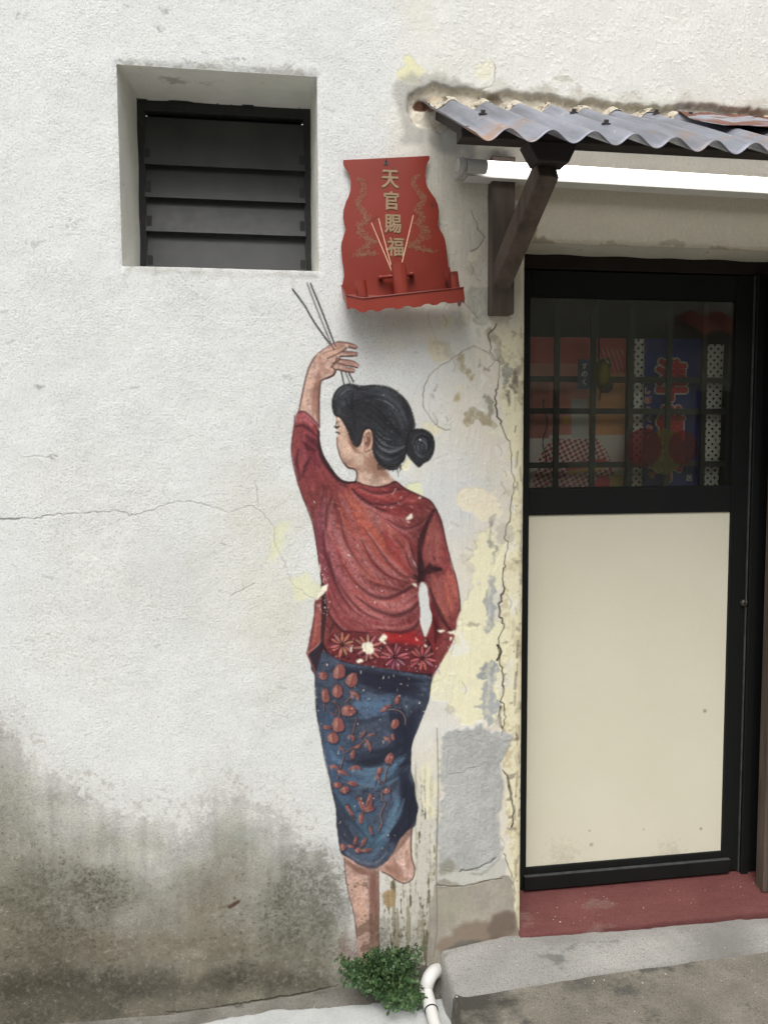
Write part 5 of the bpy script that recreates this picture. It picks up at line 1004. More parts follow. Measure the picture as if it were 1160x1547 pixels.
for a, b in (((gx0, gzb), (gx1, gzb)), ((gx0, gzt), (gx1, gzt)), ((gx1, gzb), (gx1, gzt))):
    MB().bar((a[0], DY + .004, a[1] + (.004 if a[1] == gzb and b[1] == gzb else 0)), (b[0], DY + .004, b[1] + (.004 if a[1] == gzb and b[1] == gzb else 0)), .006, .006).build('glazing_bead', M['black'], door)
MB().box((gx0 - .005, DY + .010, gzb - .005), (gx1 + .005, DY + .014, gzt + .005)).build('pane', M['glass'], door)
GYb = DY + .055
for x in (841, 896, 953, 1010, 1063, 1103): 
    a = P(x, 600, GYb); MB().box((a.x - .009, GYb, gzb - .03), (a.x + .009, GYb + .012, gzt + .03)).build('grille_bar', M['grille'], door)
for y in (573, 621, 702):
    a = P(950, y, GYb); MB().box((gx0 - .04, GYb + .0125, a.z - .010), (gx1 + .02, GYb + .024, a.z + .010)).build('grille_bar', M['grille'], door)
h0 = P(1123, 911, DY - .002); bmh = MB().tube([h0 + Vector((0, .012, 0)), h0 + Vector((0, -.004, 0)), h0 + Vector((0, -.008, 0))], [.014, .013, .009], 16); bmh.tube([h0 + Vector((0, -.006, -.01)), h0 + Vector((0, -.013, -.01)), h0 + Vector((0, -.013, .012)), h0 + Vector((0, -.006, .012))], .0025, 8); bmh.build('lock', M['handle'], door, smooth=True)
MB().box((leaf_r - .004, DY - .006, L0), (leaf_r + .001, DY - .0005, leaf_t)).build('edge_strip', M['dusty'], door)
kz = P(940, 1310, DY).z
MB().box((px0 - .009, DY - .0145, kz + .0002), (P(1099, 1300, DY).x - .001, DY - .001, kz + .0025)).build('edge_strip', M['dusty'], door)
# painted sill
def sill():
    v, f = [], []; xs = fr(xo0 - .002, xo1 + .3, 110); prof = [(DY + .1, SZ), (DY, SZ), (.12, .078), (.08, .063), (.04, .048), (.0, .034), (-.008, .030), (-.012, .024), (-.013, .012), (-.012, -.02)]
    for x in xs:
        w_ = wob((x, 0, 0), 7, .006) + wob((x, 3, 0), 30, .004)
        for k, (y, z) in enumerate(prof):
            lim = y
            v.append((x, lim + (w_ if y < .0 else 0), z + wob((x, y, 9), 8, .002)))
    n = len(prof)
    f = [(i * n + j, i * n + j + 1, (i + 1) * n + j + 1, (i + 1) * n + j) for i in range(len(xs) - 1) for j in range(n - 1)]
    f.append(tuple(range(n))[::-1])
    obj('door_sill', v, f, M['redpaint'], house, smooth=True, label='worn red painted sill under the door')
sill()
# ------------------------------------------------------------------ dark room and the things that hang behind the glass
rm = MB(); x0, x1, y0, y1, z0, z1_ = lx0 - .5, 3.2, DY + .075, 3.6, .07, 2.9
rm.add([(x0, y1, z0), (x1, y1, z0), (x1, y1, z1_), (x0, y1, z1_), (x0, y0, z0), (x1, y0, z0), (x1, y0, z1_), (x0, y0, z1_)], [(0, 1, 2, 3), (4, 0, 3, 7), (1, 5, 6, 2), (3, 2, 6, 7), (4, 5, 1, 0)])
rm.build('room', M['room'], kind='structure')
def cloth(name, x0, x1, z0, z1, Y, m, parent=None, amp=.004, nx=24, nz=40, loc=None, freq=40, skew=0):
    v = []; uv = []
    for j in range(nz + 1):
        for i in range(nx + 1):
            u, t = i / nx, j / nz; x = x0 + (x1 - x0) * u + skew * (1 - t); z = z0 + (z1 - z0) * t
            v.append((x + wob((x, z, 1), 5, .003), Y + amp * math.sin(freq * x + 2 * nz3.noise((x * 3, z * 3, 0))) * (1 - .5 * t), z)); uv.append((x - x0, z - z0))
    f = [(j * (nx + 1) + i, j * (nx + 1) + i + 1, (j + 1) * (nx + 1) + i + 1, (j + 1) * (nx + 1) + i) for j in range(nz) for i in range(nx)]
    return obj(name, v, f, m, parent, smooth=True, uv=uv, thick=.001, loc=loc)
BY = GYb + .06
def glyph(s, size, m, name, parent, loc, off=0.0, bold=0.0, ext=.0006, shear=0, sx=1.0):
    cu = bpy.data.curves.new(name, 'FONT'); cu.body = s; cu.size = size; cu.offset = off; cu.extrude = ext; cu.align_x = 'CENTER'; cu.align_y = 'CENTER'; cu.shear = shear; cu.resolution_u = 4
    tmp = bpy.data.objects.new(name, cu); COL.objects.link(tmp); bpy.context.view_layer.update()
    dg = bpy.context.evaluated_depsgraph_get(); me_ = bpy.data.meshes.new_from_object(tmp.evaluated_get(dg)); bpy.data.objects.remove(tmp)
    xs_ = [v.co.x for v in me_.vertices] or [0]; ys_ = [v.co.y for v in me_.vertices] or [0]; cx, cy = (min(xs_) + max(xs_)) / 2, (min(ys_) + max(ys_)) / 2
    for v in me_.vertices: v.co = ((v.co.x - cx) * sx, -v.co.z, v.co.y - cy)
    if bold:                                   # brush-thick strokes: copies laid round the outline, each a hair behind the last
        n0 = [v.co.copy() for v in me_.vertices]; f0 = [tuple(p.vertices) for p in me_.polygons]; vv, ff = [], []
        for k in range(13):
            a_ = 6.283 * k / 12; dv = Vector((0, 0, 0)) if k == 12 else Vector((bold * math.cos(a_), (k + 1) * .00010, bold * math.sin(a_)))
            ff += [tuple(i + len(vv) for i in q) for q in f0]; vv += [v + dv for v in n0]
        me_ = bpy.data.meshes.new(name); me_.from_pydata(vv, [], ff); me_.update()
    me_.materials.clear(); me_.materials.append(m); o = bpy.data.objects.new(name, me_); COL.objects.link(o); o.parent = parent
    o.location = Vector(loc) - (wloc(parent) if parent else Vector((0, 0, 0))); return o
bz0 = gzb - .12
ban = thing('banner', 'navy blue cloth banner with three big red characters hanging behind the door glass', 'banner', (P(1014, 700, BY).x, BY, bz0))
cloth('cloth', P(972, 600, BY).x, P(1057, 600, BY).x, bz0, P(1010, 512, BY).z, BY, M['navy'], ban, .003)
for s, x, y, sz in (('準', 1014, 574, .155), ('備', 1012, 641, .135), ('中', 1010, 700, .135)):
    p = P(x, y, BY - .008)
    g1 = glyph(s, sz, M['print_white'], 'character_outline', ban, p, bold=.0105, ext=.0003, sx=.80)
    glyph(s, sz, M['print_red'], 'character', ban, p + Vector((0, -.0022, 0)), bold=.0050, ext=.0003, sx=.80)
for i, ch in enumerate('しばらくおまちくだせ'):
    p = P(978 + i * .7, 590 + i * 14.2, BY - .008); glyph(ch, .026, M['print_white'], 'small_character_outline', ban, p, bold=.0022, ext=.0003); glyph(ch, .026, M['print_red'], 'small_character', ban, p + Vector((0, -.0018, 0)), bold=.0006, ext=.0003)
p = P(1040, 722, BY - .007)
MB().box((p.x - .012, p.y, p.z - .016), (p.x + .012, p.y + .001, p.z + .016)).build('seal_print', M['navy'], ban); glyph('居', .026, M['print_white'], 'seal_mark', ban, p + Vector((0, -.002, 0)))
for (a, b, t, lab, sk, sk2) in ((956, 975, 512, 'narrow white cloth with black dots left of the navy banner', -.012, 0), (1066, 1091, 520, 'narrow white cloth with black dots at the right side of the door glass', -.01, 0)):
    YY = BY + (.012 if a < 1000 else -.01); q = thing('dotted_cloth', lab, 'cloth', (P(a, 700, YY).x, YY, bz0), 'dotted cloth strips behind the door glass'); cloth('cloth', P(a, 600, YY).x, P(b, 600, YY).x, bz0, P(a, t, YY).z, YY, M['dots'], q, .003, skew=sk)
tag(MB().tube([P(1078, 620, BY - .02), P(1083, 634, BY - .02), P(1084, 640, BY - .02)], .003, 8).tube([P(1077, 642, BY - .02), P(1082, 668, BY - .02), P(1086, 682, BY - .02), P(1081, 694, BY - .02)], .0016, 6).build('cord', M['print_white'], loc=P(1081, 694, BY - .02)), 'thin white cord dangling over the dotted cloth behind the door glass', 'cord')
# poster: flat print painted here
ph_, pw_ = 230, 140
yy_, xx_ = np.mgrid[0:ph_, 0:pw_].astype(np.float32)
po = np.zeros((ph_, pw_, 3), np.float32) + srgb((216, 206, 192))
po[(yy_ < 60)] = srgb((196, 48, 40)); mk = (yy_ > 38) & (xx_ < 90) & (yy_ < 110); po[mk] = srgb((208, 120, 104)); mk = (yy_ > 108) & (yy_ < 145) & (xx_ < 80); po[mk] = srgb((200, 112, 96))
mk = (yy_ >= 50) & (xx_ > 84) & (yy_ < 145) & (yy_ > 50 + (140 - xx_) * .1); po[mk] = srgb((214, 132, 66)); mk = (xx_ < 28) & (yy_ > 60) & (yy_ < 150); po[mk] = srgb((176, 92, 80))
mk = (yy_ > 150) & (np.hypot((xx_ - 66) / 62, (yy_ - 232) / 96) < 1) ; ck = ((((xx_ + .4 * yy_) // 5).astype(int) + ((yy_ - .25 * xx_) // 5).astype(int)) % 2 == 0); po[mk] = srgb((226, 214, 206)); po[mk & ck] = srgb((170, 36, 36))
mk = np.abs(yy_ - 192 - (66 - xx_) * .15) < 6; mk &= (xx_ > 55) & (xx_ < 112); po[mk] = srgb((180, 40, 34)); mk = np.abs(yy_ - 200 - (66 - xx_) * .15) < 3; mk &= (xx_ > 55) & (xx_ < 112); po[mk] = srgb((206, 156, 60))
mk = np.hypot((xx_ - 108) / 14, (yy_ - 222) / 16) < 1; po[mk] = srgb((200, 40, 50)); mk = (yy_ > 205) & (xx_ > 118); po[mk] = srgb((190, 160, 70)); mk = (xx_ > 60) & (xx_ < 84) & (yy_ > 90) & (yy_ < 150); po[mk] = srgb((190, 192, 180))
mk = np.abs(xx_ - 22 - 3 * np.sin(yy_ / 9)) < .9; mk &= (yy_ > 90) & (yy_ < 200); po[mk] = srgb((30, 26, 24))
for (cx_, cy_, rx_, ry_, c_) in ((112, 36, 7, 8, (40, 40, 34)), (112, 36, 3, 3, (190, 180, 90)), (52, 122, 6, 6, (206, 160, 50)), (110, 70, 12, 12, (60, 48, 30))): po[np.hypot((xx_ - cx_) / rx_, (yy_ - cy_) / ry_) < 1] = srgb(c_)
for k in range(7): mk = np.abs((xx_ - 92 - 7 * k) - (yy_ - 20) * .35) < .8; mk &= (yy_ > 15) & (yy_ < 55) & (xx_ < 136); po[mk] = srgb((220, 150, 140))
po_im = new_image('poster_print', np.clip(lin((po * .74 + .25)[::-1] * 255) * 1.0, 0, .9))  # print colours lifted by a pale haze that imitates glare on the glass
m, n, l, p_ = mat('poster_paper'); uvn = n.new('ShaderNodeUVMap'); ti = n.new('ShaderNodeTexImage'); ti.image = po_im; l.new(uvn.outputs[0], ti.inputs[0]); l.new(ti.outputs[0], p_.inputs['Base Color']); p_.inputs['Roughness'].default_value = .6; M['poster'] = m
YP = BY + .02; xa, xb, za, zb_ = P(800, 600, YP).x, P(944, 600, YP).x, P(870, 742, YP).z, P(870, 510, YP).z
v = []; uvp = []
for j in range(21):
    for i in range(13): v.append((xa + (xb - xa) * i / 12, YP + wob((i * .3, j * .2, 0), 1, .006), za + (zb_ - za) * j / 20)); uvp.append((i / 12, j / 20))
tag(obj('poster', v, [(j * 13 + i, j * 13 + i + 1, j * 13 + i + 14, j * 13 + i + 13) for j in range(20) for i in range(12)], M['poster'], uv=uvp, smooth=True, loc=(xa, YP, za), thick=.0006), 'red and orange poster with a checkered robe behind the left half of the door glass', 'poster')
YT = GYb - .02; p0 = P(882, 565, YT)
lbm = thing('hang_tag', 'small dark blue tag with pale lettering in front of the poster', 'tag', p0)
MB().box((p0.x - .022, p0.y, p0.z - .05), (p0.x + .022, p0.y + .003, p0.z + .05)).build('card', plain('blue_card', (.06, .08, .14)), lbm); 
for i, ch in enumerate('すのく'): glyph(ch, .024, M['print_white'], 'character', lbm, p0 + Vector((.0, -.002, .026 - .026 * i)))
p0 = P(908, 565, YT); bell = thing('ornament', 'olive green woven ornament hanging beside the dark blue tag', 'ornament', p0)
MB().tube([p0 + Vector((0, 0, .05)), p0 + Vector((0, 0, .03)), p0 + Vector((0, 0, 0)), p0 + Vector((0, 0, -.035)), p0 + Vector((0, 0, -.05))], [.006, .026, .032, .028, .008], 14).build('body', plain('olive_weave', (.10, .09, .03)), bell, smooth=True)
MB().tube([p0 + Vector((0, 0, -.048)), p0 + Vector((-.006, 0, -.09))], .003, 6).build('tassel', plain('tassel', (.10, .06, .03)), bell); MB().tube([p0 + Vector((-.01, 0, .05)), p0 + Vector((-.012, .004, .24))], .0035, 6).build('string', M['grille'], bell)
# translucent discs standing in for a lantern-like reflection in the glass
YS = DY + .016
stk = thing('reflection_disc', 'overlapping translucent red and yellow discs imitating a reflection low in the door glass', 'reflection_disc', P(1000, 715, YS))
for (x, y, rx, ry, mm, dy) in ((972, 676, 27, 29, 'film_red', 0), (1003, 682, 30, 34, 'film_yellow', .001), (1031, 676, 22, 26, 'film_red', .0005)):
    c_ = P(x, y, YS + dy); e_ = P(x + rx, y, YS + dy); h_ = P(x, y + ry, YS + dy); a_, b_ = (e_ - c_).length, (h_ - c_).length
    MB().prism([(c_.x + a_ * math.cos(2 * math.pi * k / 40), YS + dy, c_.z + b_ * math.sin(2 * math.pi * k / 40)) for k in range(40)], (0, .0003, 0)).build('film', M[mm], stk)
# ------------------------------------------------------------------ mural: flat paint that lies on the wall's own surface
mur = thing('mural', 'painted mural of a woman in red blouse and blue skirt, back turned, arm raised', 'mural', (P(560, 1000).x, 0, P(560, 1000).z))
def paint_sheet(name, outline_px, off, parent, holes=None, label=None, step=5.0, grid=.014, spline=True):
    def ring(pp, st=step, sp=True):
        q = spl(pp, True, st) if sp else np.array(pp, float); w = W(q[:, 0], q[:, 1]); return [(float(a), float(b)) for a, b in zip(w[:, 0], w[:, 2])]
    rg = ring(outline_px, step, spline); hs_ = [ring(h) for h in (holes or [])]
    pts = list(rg); edges = [(i, (i + 1) % len(rg)) for i in range(len(rg))]; 
    for h in hs_: k = len(pts); pts += h; edges += [(k + i, k + (i + 1) % len(h)) for i in range(len(h))]
    def inside(x, z, poly):
        c = False; n = len(poly)
        for i in range(n):
            x1, z1 = poly[i]; x2, z2 = poly[(i + 1) % n]
            if (z1 > z) != (z2 > z) and x < (x2 - x1) * (z - z1) / (z2 - z1) + x1: c = not c
        return c
    xs_ = [p[0] for p in rg]; zs_ = [p[1] for p in rg]; nb = len(pts)
    for x in np.arange(min(xs_) + grid / 2, max(xs_), grid):
        for z in np.arange(min(zs_) + grid / 2, max(zs_), grid):
            if inside(x, z, rg) and not any(inside(x, z, h) for h in hs_): pts.append((float(x), float(z)))
    r = geometry.delaunay_2d_cdt([Vector(p) for p in pts], edges, [], 0, 1e-5)
    vv, ff = r[0], r[2]; F2 = []
    for f in ff:
        cx = sum(vv[i].x for i in f) / len(f); cz = sum(vv[i].y for i in f) / len(f)
        if inside(cx, cz, rg) and not any(inside(cx, cz, h) for h in hs_): F2.append(tuple(f))
    xs = np.array([v.x for v in vv]); zs = np.array([v.y for v in vv]); ys = wy(xs, zs) - off
    V = [(a, b, c) for a, b, c in zip(xs, ys, zs)]
    def nrm(f):
        a, b, c = (Vector(V[i]) for i in f[:3]); return (b - a).cross(c - a).y
    F2 = [f if nrm(f) < 0 else f[::-1] for f in F2]
    return obj(name, V, F2, M['plaster'], parent, smooth=True, uv=wuv(V), label=label)
paint_sheet('arm', O['arm'], .0016, mur, label='bare raised forearm'); paint_sheet('hand', O['hand'], .0019, mur, step=3, grid=.008, label='hand with fingers spread, holding joss sticks')
paint_sheet('head', O['head'], .0016, mur, step=3); paint_sheet('hair', O['hair'], .0022, mur, step=3, label='black combed-up hair'); paint_sheet('hair_bun', O['hair_bun'], .0018, mur, step=3)
paint_sheet('skirt', O['skirt'], .0014, mur, label='blue wrap skirt with pink leaf print'); bl_ = paint_sheet('blouse', O['blouse'], .0020, mur, holes=[GAP], label='red long blouse with folds and an embroidered hem')
paint_sheet('leg', O['standing_leg'], .0011, mur, label='bare standing leg'); paint_sheet('leg', O['raised_foot'], .0011, mur, label='bent leg with raised heel')
def ribbon(q, w):
    q = spl(q, False, 6.0); d = np.gradient(q, axis=0); nrm = np.stack([-d[:, 1], d[:, 0]], 1) / np.maximum(np.hypot(d[:, 0], d[:, 1]), 1e-6)[:, None]
    return [tuple(p) for p in q + nrm * w] + [tuple(p) for p in (q - nrm * w)[::-1]]
for q in STK: paint_sheet('joss_stick', ribbon(q[:], 1.0), .0026, mur, spline=False)
for q in STL: paint_sheet('joss_stick_end', ribbon(q, .8), .0026, mur, spline=False)
fl_ = []
for cx, cy, r in ((318, 1133, 78), (480, 1150, 84), (648, 1212, 84), (818, 1218, 80)):
    paint_sheet('embroidered_flower', z1([(cx + r * math.cos(a * .5236), cy + r * math.sin(a * .5236)) for a in range(12)]), .0024, bl_)

for lab, q in (('grey rough cement repair patch beside the door', [(672, 1110), (690, 1096), (715, 1092), (735, 1100), (748, 1106), (760, 1140), (757, 1190), (752, 1230), (752, 1260), (752, 1290), (720, 1313), (695, 1317), (664, 1314), (666, 1200), (668, 1150)]), ('brown-stained cement patch above the step', [(660, 1342), (700, 1341), (735, 1333), (764, 1330), (772, 1350), (776, 1385), (776, 1408), (720, 1422), (664, 1436), (660, 1380)])):
    paint_sheet('cement_patch', q, .0010, house, label=lab, spline=False)

# ------------------------------------------------------------------ awning
zA0, zA1 = P(700, 158, .0).z, P(1160, 188, .0).z
YF = -.60; zF = P(770, 203, YF).z
axL = P(640, 163, .0).x; axR = 3.1
slope = (zF - zA0) / YF * -1            # drop per metre outwards (negative YF)
PER = P(896 + 61 * 4, 220, YF).x - P(896, 205, YF).x; PER = PER / 4
ph0 = P(770, 192, YF).x
def zsheet(x, y): return zA0 + (zF - zA0) * (y / YF) + .0
AMP = .0150
awn = thing('awning', 'grey corrugated metal awning on dark timber brackets above the door', 'awning', (1.4, 0, zA0))
def corr(name, x0, x1, y0, y1, m, parent, dz=0, nx=None, ny=24, jag=.0, **k):
    nx = nx or int((x1 - x0) / PER * 16); v = []; uv = []; f = []
    for j in range(ny + 1):
        for i in range(nx + 1):
            x = x0 + (x1 - x0) * i / nx; t = j / ny; y = y0 + (y1 - y0) * t + (wob((x, 0, 4), 9, .006) if j == ny else 0)
            # left edge rolls inwards a little towards the front
            xx = x
            v.append((xx, y, zsheet(x, y) + dz + AMP * math.cos(2 * math.pi * (x - ph0) / PER) + wob((x, y, 2), 3, .005))); uv.append(((x - x0) * .6, t))
    for j in range(ny):
        for i in range(nx): a = j * (nx + 1) + i; f.append((a, a + 1, a + nx + 2, a + nx + 1))
    return obj(name, v, f, m, parent, smooth=True, uv=uv, thick=.0012, **k)
xl = P(748, 207, YF).x
corr('sheet', min(axL, xl) , axR, .035, YF, M['zinc'], awn, label='grey zinc corrugated sheet')
# second, rusty sheet lying loose over the first, its left edge lifted
rv = []; nn = 26; uvs_ = []
A_, B_ = P(1030, 172, -.02), P(1046, 199, -.28)
for j in range(nn + 1):
    t = j / nn
    for i in range(31):
        u = i / 30; y0_ = -.0 - .02 * u; 
        xs0 = A_.x + (B_.x - A_.x) * t; x = xs0 + (3.0 - xs0) * u
        ye = B_.y - (.06 + .22 * u) ; y = .03 + (ye - .03) * t
        lift = AMP + .003 + .007 * t + .004 * math.cos(2 * math.pi * (x - ph0) / PER) + wob((x, y, 6), 5, .004)
        rv.append((x, y, zsheet(x, y) + lift)); uvs_.append((x, y))
obj('sheet', rv, [(j * 31 + i, j * 31 + i + 1, (j + 1) * 31 + i + 1, (j + 1) * 31 + i) for j in range(nn) for i in range(30)], M['rust'], awn, smooth=True, thick=.0016, label='loose rust-streaked sheet lying over the right end')
def screw(px, py):
    o, d = Vector(CAM), (P(px, py) - Vector(CAM)); t = 0
    # march the view ray down to the sheet
    best = min((abs((o + d * s).z - zsheet((o + d * s).x, (o + d * s).y) - AMP), s) for s in np.linspace(.7, .999, 400)); p = o + d * best[1]
    k = round((p.x - ph0) / PER); p.x = ph0 + k * PER; p.z = zsheet(p.x, p.y) + AMP
    MB().tube([p, p + Vector((0, -.001, .003))], .012, 12).tube([p + Vector((0, 0, .003)), p + Vector((0, -.003, .011))], .0065, 6).build('screw', M['steel'], awn)
for q in ((712, 172), (934, 189), (980, 171), (1146, 182), (886, 172), (1052, 176)): screw(*q)
YPU = -.36
def zpu(x): return zsheet(x, YPU) - AMP - .006
pxL = P(693, 206, YPU).x
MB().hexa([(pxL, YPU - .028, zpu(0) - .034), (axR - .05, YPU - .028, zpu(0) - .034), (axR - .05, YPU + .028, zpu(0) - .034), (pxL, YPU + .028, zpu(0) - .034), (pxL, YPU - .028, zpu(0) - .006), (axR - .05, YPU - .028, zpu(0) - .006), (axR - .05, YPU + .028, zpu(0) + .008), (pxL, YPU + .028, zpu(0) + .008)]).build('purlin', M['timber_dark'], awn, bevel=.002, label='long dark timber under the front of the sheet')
b0, b1 = P(806, 236, YPU).x, P(866, 240, YPU).x
zbt = zpu(0) - .036; bh = .050
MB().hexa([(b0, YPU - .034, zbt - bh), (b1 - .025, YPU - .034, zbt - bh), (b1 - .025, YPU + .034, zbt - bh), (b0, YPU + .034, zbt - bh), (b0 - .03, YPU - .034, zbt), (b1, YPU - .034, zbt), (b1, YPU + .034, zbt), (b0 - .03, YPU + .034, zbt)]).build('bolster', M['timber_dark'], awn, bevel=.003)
pcx0, pcx1 = P(741, 400, -.03).x, P(776, 400, -.03).x
MB().hexa([(pcx0, -.045, P(750, 474, -.045).z), (pcx1 - .003, -.045, P(750, 474, -.045).z), (pcx1 - .003, .01, P(750, 474, -.045).z), (pcx0, .01, P(750, 474, -.045).z), (pcx0, -.04, P(750, 235, -.04).z), (pcx1, -.04, P(750, 235, -.04).z), (pcx1, .01, P(750, 235, -.04).z), (pcx0, .01, P(750, 235, -.04).z)]).build('wall_post', M['timber'], awn, bevel=.003, label='brown timber board fixed upright to the wall')
br0, br1 = P(760, 412, -.055), P(826, 254, YPU)
MB().bar(br0 - (br1 - br0).normalized() * .05, br1 + (br1 - br0).normalized() * .0, .066, .056, up=(1, 0, 0)).build('brace', M['timber'], awn, bevel=.003, label='slanting timber brace from the wall post')
b2 = P(1560, 280, YPU).x
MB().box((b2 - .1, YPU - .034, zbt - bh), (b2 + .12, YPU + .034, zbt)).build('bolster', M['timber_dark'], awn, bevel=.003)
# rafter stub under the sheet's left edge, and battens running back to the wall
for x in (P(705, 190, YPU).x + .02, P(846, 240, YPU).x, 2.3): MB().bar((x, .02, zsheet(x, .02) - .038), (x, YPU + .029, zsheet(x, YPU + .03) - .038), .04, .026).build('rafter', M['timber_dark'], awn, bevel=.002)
# crumbly mortar along the head of the sheet
mo = MB(); g = random.Random(12)
for i in range(420):
    x = axL + .02 + (2.6 - axL) * g.random(); y = g.uniform(-.035, .012); zc = zsheet(x, y) + AMP * math.cos(2 * math.pi * (x - ph0) / PER); s = g.uniform(.003, .010)
    c0 = Vector((x, y, zc + g.uniform(-.004, .004))); vs = [c0 + Vector((g.uniform(-1, 1) * s * 1.7, g.uniform(-1, 1) * s, g.uniform(-1, 1) * s)) for _ in range(6)]
    mo.add(vs, [(0, 1, 2), (0, 2, 3), (0, 3, 4), (0, 4, 1), (5, 2, 1), (5, 3, 2), (5, 4, 3), (5, 1, 4)])
v_ = []; f_ = []; nn = 520
for i in range(nn + 1):
    x = axL + .015 + (2.6 - axL) * i / nn; zc = AMP * math.cos(2 * math.pi * (x - ph0) / PER)
    w1 = .020 + .014 * nz3.noise((x * 14, 0, 0)) + .008 * nz3.noise((x * 60, 0, 0))
    v_ += [(x, -w1 - .012, zsheet(x, -w1 - .012) + zc + .0015), (x, -.012 + wob((x, 1, 0), 50, .006), zsheet(x, -.01) + zc + .005 + wob((x, 0, 0), 40, .006)), (x, .016, zsheet(x, .016) + zc + .006 + wob((x, 0, 0), 25, .008)), (x, .05, zsheet(x, .05) + .02)]
for i in range(nn):
    for k in range(3): f_.append((i * 4 + k, i * 4 + 4 + k, i * 4 + 5 + k, i * 4 + 1 + k))
mo.add(v_, f_); mo.build('mortar', M['mortar'], awn, kind='stuff')

# ------------------------------------------------------------------ fluorescent batten
YLm = -.085
LA, LB = P(704, 252, YLm), P(1160, 279, YLm)
sl_ = (LB.z - LA.z) / (LB.x - LA.x)
lamp = thing('strip_light', 'long white fluorescent strip light glowing under the awning', 'strip light', (LA.x, YLm, LA.z))
xe = 2.55
def lz(x): return LA.z + sl_ * (x - LA.x)
hb = .026
MB().hexa([(LA.x, -.058, lz(LA.x) - .014), (xe, -.058, lz(xe) - .014), (xe, -.015, lz(xe) - .014), (LA.x, -.015, lz(LA.x) - .014), (LA.x, -.058, lz(LA.x) + .020), (xe, -.058, lz(xe) + .020), (xe, -.015, lz(xe) + .020), (LA.x, -.015, lz(LA.x) + .020)]).build('batten', M['lampbody'], lamp, bevel=.002)
MB().hexa([(LA.x + .01, -.070, lz(LA.x) - .0215), (xe, -.070, lz(xe) - .0215), (xe, -.012, lz(xe) - .0215), (LA.x + .01, -.012, lz(LA.x) - .0215), (LA.x + .01, -.070, lz(LA.x) - .0195), (xe, -.070, lz(xe) - .0195), (xe, -.012, lz(xe) - .0195), (LA.x + .01, -.012, lz(LA.x) - .0195)]).build('reflector', M['lampbody'], lamp)
tr = .0150; TY = -.085
t0x = P(735, 250, TY).x
def tz(x): return lz(x) + .003
MB().tube([(t0x - .02, TY, tz(t0x)), (xe - .05, TY, tz(xe))], tr, 20).build('tube', M['tube'], lamp, smooth=True)
MB().tube([(t0x, -.062, tz(t0x) + .022), (xe - .05, -.062, tz(xe) + .022)], .0045, 12).build('tube', M['tube'], lamp, smooth=True)  # added glowing strip standing in for the batten's lit upper face
cp = P(703, 244, TY).x
MB().tube([(cp, TY, tz(cp)), (cp + .002, TY, tz(cp)), (t0x - .003, TY, tz(t0x)), (t0x, TY, tz(t0x))], [tr + .002, tr + .005, tr + .005, tr + .002], 20).build('collar', M['lampcap'], lamp, smooth=False)
ec = P(691, 248, TY).x
MB().box((ec + .006, TY - .018, tz(ec) - .024), (cp - .003, -.012, tz(ec) + .020)).build('end_cap', M['lampcap'], lamp, bevel=.005)
MB().tube([(ec + .001, TY, tz(ec)), (cp - .002, TY, tz(ec))], .021, 16).tube([(ec, TY + .028, tz(ec) + .002), (cp - .006, TY + .028, tz(ec) + .002)], .016, 12).build('lamp_holder', M['lampcap'], lamp)

# ------------------------------------------------------------------ altar
def az(l): return [(500 + x / 5.273, 220 + y / 5.273) for x, y in l]
YA = -.016
alt = thing('altar', 'red metal wall altar with gold characters, cups and a tray', 'altar', P(600, 440, YA))
outl = az([(97, 113), (440, 97), (783, 80), (785, 104), (772, 130), (760, 160), (752, 195), (750, 235), (756, 290), (768, 330), (800, 380), (830, 420), (850, 468), (860, 525), (856, 580), (848, 622), (862, 662), (885, 695), (905, 740), (916, 790), (922, 850), (930, 930), (940, 1020), (975, 1110), (985, 1185), (118, 1215), (110, 1100), (102, 1000), (88, 900), (80, 810), (86, 765), (100, 720), (118, 662), (104, 620), (96, 570), (100, 510), (118, 450), (142, 400), (156, 350), (158, 290), (150, 245), (135, 205), (112, 178), (98, 150)])
MB().prism([P(x, y, YA) for x, y in outl], (0, .003, 0)).build('backboard', M['altar'], alt, bevel=.0008, label='wavy-edged red backboard')
hh = P(583, 246, YA - .001); MB().tube([hh, hh + Vector((0, -.0015, 0))], .006, 12).tube([hh + Vector((0, .0, .002)), hh + Vector((0, -.006, .004)), hh + Vector((0, -.008, .009))], .002, 6).build('nail', M['steel'], alt)
for ch, x, y, sz in (('天', 589.5, 270.5, .060), ('官', 591, 303, .057), ('賜', 593.5, 338, .059), ('福', 597.5, 373, .059)):
    o_ = glyph(ch, sz, M['gold'], 'character', alt, P(x, y, YA - .0020), bold=.0015, ext=.0002, sx=.88)
